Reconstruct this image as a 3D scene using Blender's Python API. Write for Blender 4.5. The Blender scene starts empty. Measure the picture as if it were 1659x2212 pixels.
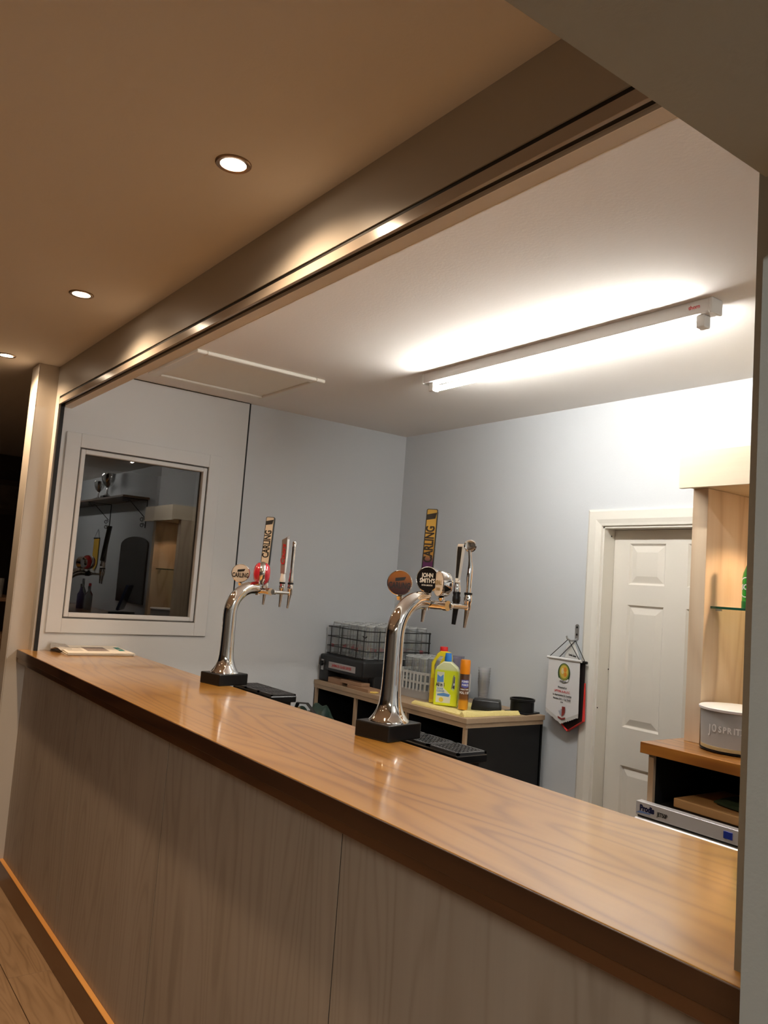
import bpy, bmesh, math, random
from mathutils import Vector, Matrix
random.seed(7)
S = bpy.context.scene
COL = S.collection
PI = math.pi

# ------------------------------------------------------------------ camera, world, exposure
cam_d = bpy.data.cameras.new('camera'); cam = bpy.data.objects.new('camera', cam_d); COL.objects.link(cam)
cam_d.sensor_fit = 'HORIZONTAL'; cam_d.sensor_width = 36.0
cam_d.lens = 1744.98 / 1659.0 * 36.0
cam_d.clip_start = 0.02
_r = Vector((0.5914990, 0.8029480, 0.0735074)); _d = Vector((-0.0310186, 0.1137585, -0.9930241)); _f = Vector((-0.8057088, 0.5850927, 0.0921943))
cam.matrix_world = Matrix(((_r.x, -_d.x, -_f.x, 0), (_r.y, -_d.y, -_f.y, 0), (_r.z, -_d.z, -_f.z, 1.568), (0, 0, 0, 1)))
S.camera = cam
w = bpy.data.worlds.new('world'); S.world = w; w.use_nodes = True
w.node_tree.nodes['Background'].inputs[0].default_value = (0.004, 0.004, 0.005, 1)
S.view_settings.view_transform = 'Standard'; S.view_settings.look = 'None'
S.view_settings.gamma = 1.0; S.view_settings.use_curve_mapping = False
S.view_settings.exposure = 0.0
S.cycles.transparent_max_bounces = 96
S.cycles.max_bounces = 12
TUBE_STRENGTH = 150.0
ROOM_TUBE = 375.0
SPOT_POWER = 75.0
WARM = (1.0, 0.69, 0.43)
NEUTRAL = (1.0, 0.93, 0.80)

# ------------------------------------------------------------------ levels of the place (metres)
FLOOR = -0.083
CEIL_C = 2.637          # customer side ceiling
CEIL_B = 2.658          # ceiling behind the bar
XL = -4.605             # left wall face
YREAR = 3.496
Y_F = 1.076             # shutter fascia plane
TOP = 1.10              # bar top
BC = 0.93               # back counter top

# ------------------------------------------------------------------ mesh helpers
class MB:
    def __init__(self): self.bm = bmesh.new()
    def box(self, x0, x1, y0, y1, z0, z1, bev=0.0, seg=1, rot=None, c=None):
        b = bmesh.new()
        m = Matrix.Translation(((x0+x1)/2, (y0+y1)/2, (z0+z1)/2)) @ Matrix.Diagonal((abs(x1-x0), abs(y1-y0), abs(z1-z0), 1))
        bmesh.ops.create_cube(b, size=1.0, matrix=m)
        if bev: bmesh.ops.bevel(b, geom=list(b.edges), offset=bev, segments=seg, profile=0.5, affect='EDGES')
        if rot is not None:
            cc = Vector(c) if c else Vector(((x0+x1)/2, (y0+y1)/2, (z0+z1)/2))
            bmesh.ops.transform(b, matrix=Matrix.Translation(cc) @ rot.to_4x4() @ Matrix.Translation(-cc), verts=b.verts)
        self._add(b); return self
    def _add(self, b):
        me = bpy.data.meshes.new('t'); b.to_mesh(me); b.free(); self.bm.from_mesh(me); bpy.data.meshes.remove(me)
    def lathe(self, prof, n=24, mat=None, cap0=True, cap1=True):
        """profile of (radius, z), turned about z"""
        b = bmesh.new(); rings = []
        for r, z in prof:
            if r < 1e-6: rings.append([b.verts.new((0, 0, z))])
            else: rings.append([b.verts.new((r*math.cos(2*PI*i/n), r*math.sin(2*PI*i/n), z)) for i in range(n)])
        for A, B in zip(rings, rings[1:]):
            if len(A) == 1 and len(B) == 1: continue
            for i in range(n):
                j = (i+1) % n
                if len(A) == 1: b.faces.new((A[0], B[j], B[i]))
                elif len(B) == 1: b.faces.new((A[i], A[j], B[0]))
                else: b.faces.new((A[i], A[j], B[j], B[i]))
        if cap0 and len(rings[0]) > 1: b.faces.new(rings[0][::-1])
        if cap1 and len(rings[-1]) > 1: b.faces.new(rings[-1])
        if mat is not None: bmesh.ops.transform(b, matrix=mat, verts=b.verts)
        self._add(b); return self
    def cyl(self, p0, p1, r0, r1=None, n=16):
        p0, p1 = Vector(p0), Vector(p1); r1 = r0 if r1 is None else r1
        q = Vector((0, 0, 1)).rotation_difference((p1-p0).normalized())
        return self.lathe([(r0, 0), (r1, (p1-p0).length)], n, Matrix.Translation(p0) @ q.to_matrix().to_4x4())
    def tube(self, path, rad, n=10, closed=False, caps=True, squash=None):
        b = bmesh.new(); P = [Vector(p) for p in path]; k = len(P)
        R = rad if isinstance(rad, (list, tuple)) else [rad]*k
        rings = []; up = None
        for i in range(k):
            a = P[i-1] if (i > 0 or closed) else P[i]; c = P[(i+1) % k] if (i < k-1 or closed) else P[i]
            t = (c-a).normalized()
            if up is None:
                up = Vector((0, 0, 1)) if abs(t.z) < 0.9 else Vector((1, 0, 0))
                u = t.cross(up).normalized()
            u = (u - t*u.dot(t)).normalized(); v = t.cross(u)
            sq = squash if squash else 1.0
            rings.append([b.verts.new(P[i] + R[i]*(math.cos(2*PI*j/n)*u + sq*math.sin(2*PI*j/n)*v)) for j in range(n)])
        m = k if closed else k-1
        for i in range(m):
            A, B = rings[i], rings[(i+1) % k]
            for j in range(n): b.faces.new((A[j], A[(j+1) % n], B[(j+1) % n], B[j]))
        if caps and not closed: b.faces.new(rings[0][::-1]); b.faces.new(rings[-1])
        self._add(b); return self
    def prism(self, poly, h0, h1, mat=None, bev=0.0):
        """polygon in xy extruded from z=h0 to h1"""
        b = bmesh.new()
        A = [b.verts.new((x, y, h0)) for x, y in poly]; B = [b.verts.new((x, y, h1)) for x, y in poly]
        n = len(poly); b.faces.new(A[::-1]); b.faces.new(B)
        for i in range(n): b.faces.new((A[i], A[(i+1) % n], B[(i+1) % n], B[i]))
        if bev: bmesh.ops.bevel(b, geom=list(b.edges), offset=bev, segments=2, profile=0.5, affect='EDGES')
        if mat is not None: bmesh.ops.transform(b, matrix=mat, verts=b.verts)
        self._add(b); return self
    def loft(self, secs, caps=True, cap0=True):
        """list of equally long rings of points"""
        b = bmesh.new(); rings = [[b.verts.new(p) for p in s] for s in secs]; n = len(secs[0])
        for A, B in zip(rings, rings[1:]):
            for i in range(n): b.faces.new((A[i], A[(i+1) % n], B[(i+1) % n], B[i]))
        if caps:
            if cap0: b.faces.new(rings[0][::-1])
            b.faces.new(rings[-1])
        self._add(b); return self
    def quad(self, a, b_, c, d):
        v = [self.bm.verts.new(p) for p in (a, b_, c, d)]; self.bm.faces.new(v); return self
    def build(self, name, mat, parent=None, smooth=False, angle=35, loc=None, rot=None):
        bmesh.ops.recalc_face_normals(self.bm, faces=self.bm.faces)
        me = bpy.data.meshes.new(name)
        if smooth:
            lim = math.radians(angle)
            for f in self.bm.faces: f.smooth = True
            for e in self.bm.edges:
                if len(e.link_faces) == 2 and e.calc_face_angle(0) > lim: e.smooth = False
        self.bm.to_mesh(me); self.bm.free()
        o = bpy.data.objects.new(name, me); COL.objects.link(o); me.materials.append(mat)
        if parent: o.parent = parent
        if loc: o.location = loc
        if rot: o.rotation_euler = rot
        return o

def tag(o, label=None, cat=None, group=None, kind=None):
    if label: o['label'] = label
    if cat: o['category'] = cat
    if group: o['group'] = group
    if kind: o['kind'] = kind
    return o
def struct(o): o['kind'] = 'structure'; return o
def thing(name, label, cat, loc=(0, 0, 0), rz=0.0, group=None):
    o = bpy.data.objects.new(name, None); COL.objects.link(o); o.location = loc; o.rotation_euler = (0, 0, rz); o.empty_display_size = 0.05
    return tag(o, label, cat, group)
def dup(root, loc, rz=None, label=None, group=None):
    r = root.copy(); COL.objects.link(r); r.location = loc
    if rz is not None: r.rotation_euler = (0, 0, rz)
    if label: r['label'] = label
    if group: r['group'] = group
    for ch in list(root.children):
        c = ch.copy(); COL.objects.link(c); c.parent = r
        for g in list(ch.children):
            d = g.copy(); COL.objects.link(d); d.parent = c
    return r
def frame_mat(loc, right, up):
    r = Vector(right).normalized(); u = Vector(up); u = (u - r*u.dot(r)).normalized(); n = r.cross(u)
    return Matrix(((r.x, u.x, n.x, loc[0]), (r.y, u.y, n.y, loc[1]), (r.z, u.z, n.z, loc[2]), (0, 0, 0, 1)))
def text(name, s, size, mat, parent, loc, right, up, bold=0.0, sx=1.0, align='CENTER', ext=0.0003, shear=0.0, space=1.0):
    cu = bpy.data.curves.new(name, 'FONT'); cu.body = s; cu.size = size; cu.offset = bold*size; cu.extrude = ext
    cu.align_x = align; cu.align_y = 'CENTER'; cu.shear = shear; cu.space_character = space; cu.resolution_u = 3
    t = bpy.data.objects.new(name, cu); COL.objects.link(t)
    bpy.context.view_layer.update()
    me = bpy.data.meshes.new_from_object(t.evaluated_get(bpy.context.evaluated_depsgraph_get()))
    bpy.data.objects.remove(t); bpy.data.curves.remove(cu)
    me.transform(frame_mat(loc, right, up) @ Matrix.Diagonal((sx, 1, 1, 1)))
    me.materials.clear(); me.materials.append(mat); me.name = name
    o = bpy.data.objects.new(name, me); COL.objects.link(o); o.parent = parent
    return o
def rrect(w_, h_, r, n=5):
    pts = []
    for cx, cy, a0 in ((w_/2-r, h_/2-r, 0), (-w_/2+r, h_/2-r, 90), (-w_/2+r, -h_/2+r, 180), (w_/2-r, -h_/2+r, 270)):
        for i in range(n+1):
            a = math.radians(a0+90*i/n); pts.append((cx+r*math.cos(a), cy+r*math.sin(a)))
    return pts

# ------------------------------------------------------------------ materials
def srgb(r, g, b):
    f = lambda c: (c/255/12.92) if c/255 <= 0.04045 else ((c/255+0.055)/1.055)**2.4
    return (f(r), f(g), f(b), 1)
def lin(c): return tuple(c) if len(c) == 4 else tuple(c)+(1,)
def mat(name, col, rough=0.5, metal=0.0, coat=0.0, coat_r=0.05, emit=None, es=0.0, spec=0.5, trans=0.0, ior=1.45, bump=0.0, bscale=60, mott=0.0, mscale=4, rvar=0.0):
    m = bpy.data.materials.new(name); m.use_nodes = True; nt = m.node_tree; N = nt.nodes; L = nt.links
    b = N['Principled BSDF']
    b.inputs['Base Color'].default_value = lin(col); b.inputs['Roughness'].default_value = rough; b.inputs['Metallic'].default_value = metal
    b.inputs['Coat Weight'].default_value = coat; b.inputs['Coat Roughness'].default_value = coat_r
    b.inputs['Specular IOR Level'].default_value = spec; b.inputs['Transmission Weight'].default_value = trans; b.inputs['IOR'].default_value = ior
    if emit: b.inputs['Emission Color'].default_value = lin(emit); b.inputs['Emission Strength'].default_value = es
    if bump or mott or rvar:
        tc = N.new('ShaderNodeTexCoord')
    if bump:
        n = N.new('ShaderNodeTexNoise'); n.inputs['Scale'].default_value = bscale; n.inputs['Detail'].default_value = 4
        L.new(tc.outputs['Object'], n.inputs['Vector'])
        bp = N.new('ShaderNodeBump'); bp.inputs['Strength'].default_value = bump; bp.inputs['Distance'].default_value = 0.01
        L.new(n.outputs['Fac'], bp.inputs['Height']); L.new(bp.outputs['Normal'], b.inputs['Normal'])
    if mott:
        n = N.new('ShaderNodeTexNoise'); n.inputs['Scale'].default_value = mscale; n.inputs['Detail'].default_value = 5
        L.new(tc.outputs['Object'], n.inputs['Vector'])
        mx = N.new('ShaderNodeMix'); mx.data_type = 'RGBA'
        c = lin(col); mx.inputs['A'].default_value = tuple(x*(1-mott) for x in c[:3])+(1,); mx.inputs['B'].default_value = tuple(min(1, x*(1+mott)) for x in c[:3])+(1,)
        L.new(n.outputs['Fac'], mx.inputs['Factor']); L.new(mx.outputs['Result'], b.inputs['Base Color'])
    if rvar:
        n = N.new('ShaderNodeTexNoise'); n.inputs['Scale'].default_value = 3.5; n.inputs['Detail'].default_value = 6
        L.new(tc.outputs['Object'], n.inputs['Vector'])
        mr = N.new('ShaderNodeMapRange'); mr.inputs['To Min'].default_value = max(0, rough-rvar); mr.inputs['To Max'].default_value = rough+rvar
        L.new(n.outputs['Fac'], mr.inputs['Value']); L.new(mr.outputs['Result'], b.inputs['Roughness'])
    return m
def wood(name, cols, axis='X', stretch=9.0, scale=2.2, rings=3.2, dist=3.0, rough=0.4, coat=0.0, coat_r=0.08, fine=0.25, ringmix=0.5, bump=0.05, seed=0.0, coords='Object', smudge=0.0):
    """grain along `axis`: cathedral bands made of a stretched, bent wave, plus fine pores"""
    m = bpy.data.materials.new(name); m.use_nodes = True; nt = m.node_tree; N = nt.nodes; L = nt.links
    b = N['Principled BSDF']; b.inputs['Roughness'].default_value = rough; b.inputs['Coat Weight'].default_value = coat; b.inputs['Coat Roughness'].default_value = coat_r
    tc = N.new('ShaderNodeTexCoord'); oi = N.new('ShaderNodeObjectInfo')
    off = N.new('ShaderNodeVectorMath'); off.operation = 'MULTIPLY_ADD'
    L.new(oi.outputs['Random'], off.inputs[0]); off.inputs[1].default_value = (3.7, 5.1, 2.3)
    L.new(tc.outputs[coords], off.inputs[2])
    mp = N.new('ShaderNodeMapping'); s = [stretch*scale/stretch]*3
    sc = {'X': (scale/stretch, scale, scale), 'Y': (scale, scale/stretch, scale), 'Z': (scale, scale, scale/stretch)}[axis]
    mp.inputs['Scale'].default_value = sc; mp.inputs['Location'].default_value = (seed, seed*1.7, seed*0.6)
    L.new(off.outputs[0], mp.inputs['Vector'])
    n1 = N.new('ShaderNodeTexNoise'); n1.inputs['Scale'].default_value = 1.0; n1.inputs['Detail'].default_value = 1.2; n1.inputs['Roughness'].default_value = 0.35
    L.new(mp.outputs[0], n1.inputs['Vector'])
    mu = N.new('ShaderNodeMath'); mu.operation = 'MULTIPLY'; mu.inputs[1].default_value = rings*2*PI*dist; L.new(n1.outputs['Fac'], mu.inputs[0])
    si = N.new('ShaderNodeMath'); si.operation = 'SINE'; L.new(mu.outputs[0], si.inputs[0])
    ma = N.new('ShaderNodeMapRange'); ma.inputs['From Min'].default_value = -1; L.new(si.outputs[0], ma.inputs['Value'])
    pw = N.new('ShaderNodeMath'); pw.operation = 'POWER'; pw.inputs[1].default_value = 2.6; L.new(ma.outputs[0], pw.inputs[0])
    mp2 = N.new('ShaderNodeMapping'); k = 60
    mp2.inputs['Scale'].default_value = {'X': (2.0, k, k), 'Y': (k, 2.0, k), 'Z': (k, k, 2.0)}[axis]
    L.new(off.outputs[0], mp2.inputs['Vector'])
    n2 = N.new('ShaderNodeTexNoise'); n2.inputs['Scale'].default_value = 1.0; n2.inputs['Detail'].default_value = 3.0; L.new(mp2.outputs[0], n2.inputs['Vector'])
    n3 = N.new('ShaderNodeTexNoise'); n3.inputs['Scale'].default_value = 1.3; n3.inputs['Detail'].default_value = 1.0; L.new(mp.outputs[0], n3.inputs['Vector'])
    a1 = N.new('ShaderNodeMath'); a1.operation = 'MULTIPLY'; a1.inputs[1].default_value = ringmix; L.new(pw.outputs[0], a1.inputs[0])
    a2 = N.new('ShaderNodeMath'); a2.operation = 'MULTIPLY_ADD'; a2.inputs[1].default_value = fine; L.new(n2.outputs['Fac'], a2.inputs[0]); L.new(a1.outputs[0], a2.inputs[2])
    a3 = N.new('ShaderNodeMath'); a3.operation = 'MULTIPLY_ADD'; a3.inputs[1].default_value = 0.45; L.new(n3.outputs['Fac'], a3.inputs[0]); L.new(a2.outputs[0], a3.inputs[2])
    cr = N.new('ShaderNodeValToRGB'); L.new(a3.outputs[0], cr.inputs[0])
    e = cr.color_ramp.elements; e[0].position = 0.2; e[0].color = lin(cols[0]); e[1].position = 0.95; e[1].color = lin(cols[-1])
    if len(cols) == 3: q = e.new(0.55); q.color = lin(cols[1])
    L.new(cr.outputs[0], b.inputs['Base Color'])
    if bump:
        bp = N.new('ShaderNodeBump'); bp.inputs['Strength'].default_value = bump; bp.inputs['Distance'].default_value = 0.004
        L.new(n2.outputs['Fac'], bp.inputs['Height']); L.new(bp.outputs['Normal'], b.inputs['Normal'])
    if smudge:
        n4 = N.new('ShaderNodeTexNoise'); n4.inputs['Scale'].default_value = 3.0; n4.inputs['Detail'].default_value = 6.0; L.new(tc.outputs['Object'], n4.inputs['Vector'])
        mr = N.new('ShaderNodeMapRange'); mr.inputs['From Min'].default_value = 0.3; mr.inputs['From Max'].default_value = 0.75
        mr.inputs['To Min'].default_value = coat_r; mr.inputs['To Max'].default_value = coat_r+smudge; L.new(n4.outputs['Fac'], mr.inputs['Value'])
        L.new(mr.outputs[0], b.inputs['Coat Roughness'])
    return m
def thin_glass(name, tint=(0.95, 0.96, 0.96), ior=1.5, rough=0.02, body=0.0, edge=1.0):
    """thin-walled glass: clear with a Fresnel mirror on top (no refraction needed for sheets and shells)"""
    m = bpy.data.materials.new(name); m.use_nodes = True; nt = m.node_tree; N = nt.nodes; L = nt.links; N.clear()
    o = N.new('ShaderNodeOutputMaterial'); t = N.new('ShaderNodeBsdfTransparent'); t.inputs[0].default_value = lin(tint)
    g = N.new('ShaderNodeBsdfGlossy'); g.inputs['Roughness'].default_value = rough; g.inputs['Color'].default_value = (1, 1, 1, 1)
    lw = N.new('ShaderNodeLayerWeight'); lw.inputs['Blend'].default_value = 0.5      # 1 - |cos| on either side of the sheet
    p5 = N.new('ShaderNodeMath'); p5.operation = 'POWER'; p5.inputs[1].default_value = 5.0; L.new(lw.outputs['Facing'], p5.inputs[0])
    f0 = ((ior-1)/(ior+1))**2
    fr = N.new('ShaderNodeMath'); fr.operation = 'MULTIPLY_ADD'; fr.inputs[1].default_value = 1-f0; fr.inputs[2].default_value = f0; L.new(p5.outputs[0], fr.inputs[0])
    p3 = N.new('ShaderNodeMath'); p3.operation = 'POWER'; p3.inputs[1].default_value = 2.5; L.new(lw.outputs['Facing'], p3.inputs[0])
    tm = N.new('ShaderNodeMix'); tm.data_type = 'RGBA'; tm.inputs['A'].default_value = lin(tint); tm.inputs['B'].default_value = tuple(c*edge for c in tint[:3])+(1,)
    L.new(p3.outputs[0], tm.inputs['Factor']); L.new(tm.outputs['Result'], t.inputs[0])
    mx = N.new('ShaderNodeMixShader'); L.new(fr.outputs[0], mx.inputs[0]); L.new(t.outputs[0], mx.inputs[1]); L.new(g.outputs[0], mx.inputs[2])
    last = mx
    if body:
        d = N.new('ShaderNodeBsdfDiffuse'); d.inputs[0].default_value = lin(tint); m2 = N.new('ShaderNodeMixShader'); m2.inputs[0].default_value = body
        L.new(mx.outputs[0], m2.inputs[1]); L.new(d.outputs[0], m2.inputs[2]); last = m2
    L.new(last.outputs[0], o.inputs[0]); return m
def gradient_z(name, stops, z0, z1, rough=0.3, coat=0.5):
    m = mat(name, (0.5, 0.5, 0.5), rough, coat=coat); nt = m.node_tree; N = nt.nodes; L = nt.links
    tc = N.new('ShaderNodeTexCoord'); sp = N.new('ShaderNodeSeparateXYZ'); mr = N.new('ShaderNodeMapRange'); cr = N.new('ShaderNodeValToRGB')
    L.new(tc.outputs['Object'], sp.inputs[0]); L.new(sp.outputs['Z'], mr.inputs['Value']); mr.inputs['From Min'].default_value = z0; mr.inputs['From Max'].default_value = z1
    L.new(mr.outputs[0], cr.inputs[0]); e = cr.color_ramp.elements
    e[0].position, e[0].color = stops[0][0], lin(stops[0][1]); e[1].position, e[1].color = stops[-1][0], lin(stops[-1][1])
    for p, c in stops[1:-1]: e.new(p).color = lin(c)
    L.new(cr.outputs[0], N['Principled BSDF'].inputs['Base Color']); return m

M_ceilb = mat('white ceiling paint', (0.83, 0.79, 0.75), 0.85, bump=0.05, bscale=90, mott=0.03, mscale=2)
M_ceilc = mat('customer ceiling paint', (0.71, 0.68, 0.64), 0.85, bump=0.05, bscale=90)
M_wall = mat('blue grey wall paint', (0.625, 0.65, 0.68), 0.6, bump=0.06, bscale=120)
M_panelw = mat('pale satin panel paint', (0.67, 0.68, 0.685), 0.45, bump=0.02)
M_cream = mat('cream satin paint', (0.56, 0.52, 0.46), 0.40, bump=0.03)
M_fascia = mat('satin fascia paint', (0.44, 0.42, 0.385), 0.38, spec=0.22)
M_rail = mat('satin bottom rail paint', (0.44, 0.39, 0.34), 0.20, spec=0.28)
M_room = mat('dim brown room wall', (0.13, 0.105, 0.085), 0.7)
M_pier = mat('grey green wall paint', (0.385, 0.405, 0.39), 0.7, bump=0.06, bscale=120)
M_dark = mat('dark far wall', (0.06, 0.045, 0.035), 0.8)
M_white = mat('white gloss paint', (0.80, 0.77, 0.70), 0.32, bump=0.02)
M_door = mat('white door', (0.76, 0.72, 0.65), 0.38, bump=0.02)
M_black = mat('black gap', (0.006, 0.006, 0.006), 0.6)
M_blackp = mat('black plastic', (0.006, 0.006, 0.0065), 0.33, rvar=0.08, spec=0.35)
M_blackm = mat('black melamine', (0.006, 0.006, 0.0065), 0.5, spec=0.3)
M_chrome = mat('chrome', (0.86, 0.85, 0.84), 0.04, 1.0)
M_steel = mat('brushed steel', (0.62, 0.61, 0.62), 0.25, 1.0)
M_greym = mat('grey metal', (0.45, 0.45, 0.45), 0.35, 0.8)
M_wire = mat('black coated wire', (0.01, 0.01, 0.01), 0.35)
M_top = wood('varnished orange timber', [(0.47, 0.245, 0.048), (0.375, 0.180, 0.032), (0.175, 0.066, 0.011)], 'X', 8, 4.6, 15.0, 1.0, 0.30, 0.9, 0.05, 0.26, 0.30, 0.02, seed=3.1, smudge=0.16)
M_topedge = wood('dark stained front edge', [(0.050, 0.018, 0.006), (0.034, 0.011, 0.004), (0.016, 0.005, 0.002)], 'X', 9, 6, 6.5, 1.0, 0.35, 0.5, 0.12, 0.25, 0.40, 0.02, seed=5.5)
M_toplip = wood('brown stained lipping', [(0.095, 0.034, 0.010), (0.065, 0.022, 0.007), (0.035, 0.011, 0.004)], 'X', 9, 6, 8, 1.0, 0.35, 0.5, 0.12, 0.25, 0.30, 0.02, seed=2.5)
M_panel = wood('grey beige oak laminate', [(0.365, 0.315, 0.258), (0.315, 0.266, 0.213), (0.205, 0.167, 0.130)], 'Z', 8, 6.0, 14.0, 1.0, 0.5, 0.0, 0.1, 0.32, 0.24, 0.03)
M_floor = wood('oak floor plank', [(0.33, 0.215, 0.12), (0.26, 0.163, 0.086), (0.15, 0.090, 0.046)], 'X', 9, 15.0, 9.0, 1.0, 0.42, 0.2, 0.2, 0.34, 0.24, 0.05)
M_kick = wood('stained kickboard', [(0.13, 0.052, 0.018), (0.085, 0.032, 0.010)], 'X', 12, 4, 1.0, 1.0, 0.35, 0.3, 0.15, 0.2, 0.25, 0.02)
M_beech = wood('pale laminate timber', [(0.74, 0.59, 0.43), (0.66, 0.50, 0.345), (0.46, 0.32, 0.20)], 'Z', 10, 5, 10.0, 1.0, 0.45, 0.0, 0.1, 0.28, 0.32, 0.02, seed=1.4)
M_edge = wood('oak counter edging', [(0.40, 0.29, 0.19), (0.31, 0.215, 0.135)], 'X', 10, 8, 1.2, 1.0, 0.5, 0.0, 0.1, 0.4, 0.2, 0.03)
M_edgez = wood('oak upright edging', [(0.40, 0.29, 0.19), (0.31, 0.215, 0.135)], 'Z', 10, 8, 1.2, 1.0, 0.5, 0.0, 0.1, 0.4, 0.2, 0.03)
M_block = wood('offcut timber', [(0.36, 0.22, 0.13), (0.22, 0.12, 0.07)], 'X', 8, 10, 1.2, 1.0, 0.6, 0, 0.1, 0.4, 0.3, 0.05)
M_back_top = wood('varnished back shelf', [(0.48, 0.21, 0.040), (0.30, 0.115, 0.022), (0.15, 0.052, 0.012)], 'X', 10, 6, 12, 1.0, 0.3, 0.7, 0.08, 0.3, 0.4, 0.02, seed=8)
M_glass = thin_glass('drinking glass', (0.97, 0.98, 0.98), 2.0, 0.05, 0.055, 0.28)
M_glassrim = thin_glass('thick glass rim', (0.90, 0.92, 0.92), 1.9, 0.05, 0.42, 0.4)
M_pane = thin_glass('dark window pane', (0.42, 0.40, 0.37), 1.85, 0.004)
M_plastic = thin_glass('clear plastic', (0.90, 0.90, 0.91), 1.45, 0.15, 0.10, 0.5)
M_purple = thin_glass('violet tinted plastic', (0.72, 0.69, 0.78), 1.6, 0.1, 0.08, 0.5)
M_ink = mat('black print', (0.012, 0.012, 0.012), 0.4)
M_red = mat('red print', (0.55, 0.03, 0.03), 0.4)
M_whitep = mat('white plastic', (0.78, 0.78, 0.76), 0.4)
M_paper = mat('newsprint', (0.74, 0.70, 0.62), 0.8, mott=0.06, mscale=40)
M_lamp = mat('downlight lens', (1, 1, 1), 0.4, emit=(1.0, 0.80, 0.58), es=60.0)
M_tube = mat('fluorescent phosphor', (1, 1, 1), 0.4, emit=(1.0, 0.985, 0.93), es=TUBE_STRENGTH)
M_batten = mat('batten enamel', (0.74, 0.72, 0.70), 0.35)

# ------------------------------------------------------------------ setting
m = MB()
struct(MB().box(-9.0, 3.2, -3.4, 5.2, FLOOR-0.12, FLOOR-0.012).build('floor', mat('screed', (0.12, 0.08, 0.05), 0.8)))
fl = bpy.data.objects['floor']
yy = 1.07; r = 0
while yy > -3.3:
    y0 = yy-0.185
    x = -4.74 - (r*0.47) % 1.22
    if r > 4:
        MB().box(-7.0, 3.1, y0+0.001, yy-0.001, FLOOR-0.012, FLOOR).build('plank', M_floor, fl)
    else:
        while x < 3.1:
            MB().box(x+0.0012, min(x+1.22, 3.1)-0.0012, y0+0.0012, yy-0.0012, FLOOR-0.012, FLOOR-random.random()*0.0006, 0.0008).build('plank', M_floor, fl)
            x += 1.22
    yy = y0; r += 1
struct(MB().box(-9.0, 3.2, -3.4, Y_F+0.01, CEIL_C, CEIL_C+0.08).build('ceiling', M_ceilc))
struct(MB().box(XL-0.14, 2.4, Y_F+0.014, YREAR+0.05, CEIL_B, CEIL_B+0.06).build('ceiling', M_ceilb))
# left partition wall: nib (customer side), solid piece round the window, deeper piece
m = MB()
m.box(XL-0.145, XL, 0.974, 1.20, FLOOR, CEIL_C)
m.box(XL-0.145, XL, 1.20, 2.01, FLOOR, 1.25); m.box(XL-0.145, XL, 1.20, 2.01, 2.24, CEIL_B)
m.box(XL-0.145, XL, 2.01, YREAR+0.05, FLOOR, CEIL_B)
wl = struct(m.build('wall_left', M_wall))
m = MB(); bx = (XL, XL+0.018)
m.box(*bx, 1.125, 1.20, FLOOR, CEIL_B-0.006); m.box(*bx, 2.01, 2.226, FLOOR, CEIL_B-0.006)
m.box(*bx, 1.20, 2.01, FLOOR, 1.25); m.box(*bx, 1.20, 2.01, 2.24, CEIL_B-0.006)
m.build('lining_panel', M_panelw, wl)
MB().box(XL, XL+0.006, 2.226, 2.2420, FLOOR, CEIL_B).box(XL, XL+0.012, 1.16, 2.226, CEIL_B-0.006, CEIL_B-0.0005).build('shadow_gap', M_black, wl)
MB().box(XL, XL+0.004, 0.976, Y_F, FLOOR, CEIL_C-0.001).build('plaster_face', M_cream, wl)
MB().box(XL-0.145, XL+0.004, 0.970, 0.976, FLOOR, CEIL_C-0.001, 0.002).build('plaster_end', M_cream, wl)
# window in that wall
def ring(m, x0, x1, y0, y1, z0, z1, wd, bev=0.0):
    m.box(x0, x1, y0, y0+wd, z0, z1, bev); m.box(x0, x1, y1-wd, y1, z0, z1, bev)
    m.box(x0, x1, y0+wd, y1-wd, z0, z0+wd, bev); m.box(x0, x1, y0+wd, y1-wd, z1-wd, z1, bev)
    return m
XP = XL+0.018
w1 = bpy.data.objects.new('window_1', None); COL.objects.link(w1); struct(w1); w1.location = (XP, 1.605, 1.2)
def W(o): o.location = (-XP, -1.605, -1.2); return o
W(ring(MB(), XP, XP+0.014, 1.146, 2.066, 1.194, 2.290, 0.078, 0.002).build('architrave', M_panelw, w1))
W(ring(MB(), XP-0.012, XP+0.005, 1.2265, 1.9855, 1.2745, 2.2095, 0.006).build('groove', mat('window groove', (0.10, 0.095, 0.09), 0.7), w1))
W(ring(MB(), XP-0.03, XP+0.009, 1.232, 1.980, 1.280, 2.204, 0.024, 0.003).build('bead', M_panelw, w1))
W(ring(MB(), XL-0.142, XP-0.012, 1.2, 2.01, 1.25, 2.24, 0.026).build('window_lining', mat('grey window lining', (0.25, 0.24, 0.23), 0.5), w1))
W(MB().box(XP-0.024, XP-0.020, 1.24, 1.972, 1.288, 2.196).build('pane', M_pane, w1))
# rear wall with door opening
DX0, DX1, DZ = -2.806, -2.04, 1.980
m = MB()
m.box(XL-0.145, DX0, YREAR, YREAR+0.12, FLOOR, CEIL_B); m.box(DX1, 2.4, YREAR, YREAR+0.12, FLOOR, CEIL_B); m.box(DX0, DX1, YREAR, YREAR+0.12, DZ, CEIL_B)
wr = struct(m.build('wall_rear', M_wall))
struct(MB().box(-1.165, 2.4, 2.985, YREAR, FLOOR, CEIL_B).build('wall_rear_projection', M_wall))
struct(MB().box(2.4, 2.5, 0.9, YREAR+0.05, FLOOR, CEIL_B+0.06).build('wall_right', M_wall))
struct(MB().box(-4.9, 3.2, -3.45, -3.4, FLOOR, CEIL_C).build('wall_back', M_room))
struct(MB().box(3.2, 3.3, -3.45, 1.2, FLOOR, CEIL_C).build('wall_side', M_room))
struct(MB().box(-9.1, -9.0, -3.45, 5.2, FLOOR, CEIL_C+0.1).build('wall_far', M_dark))
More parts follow.
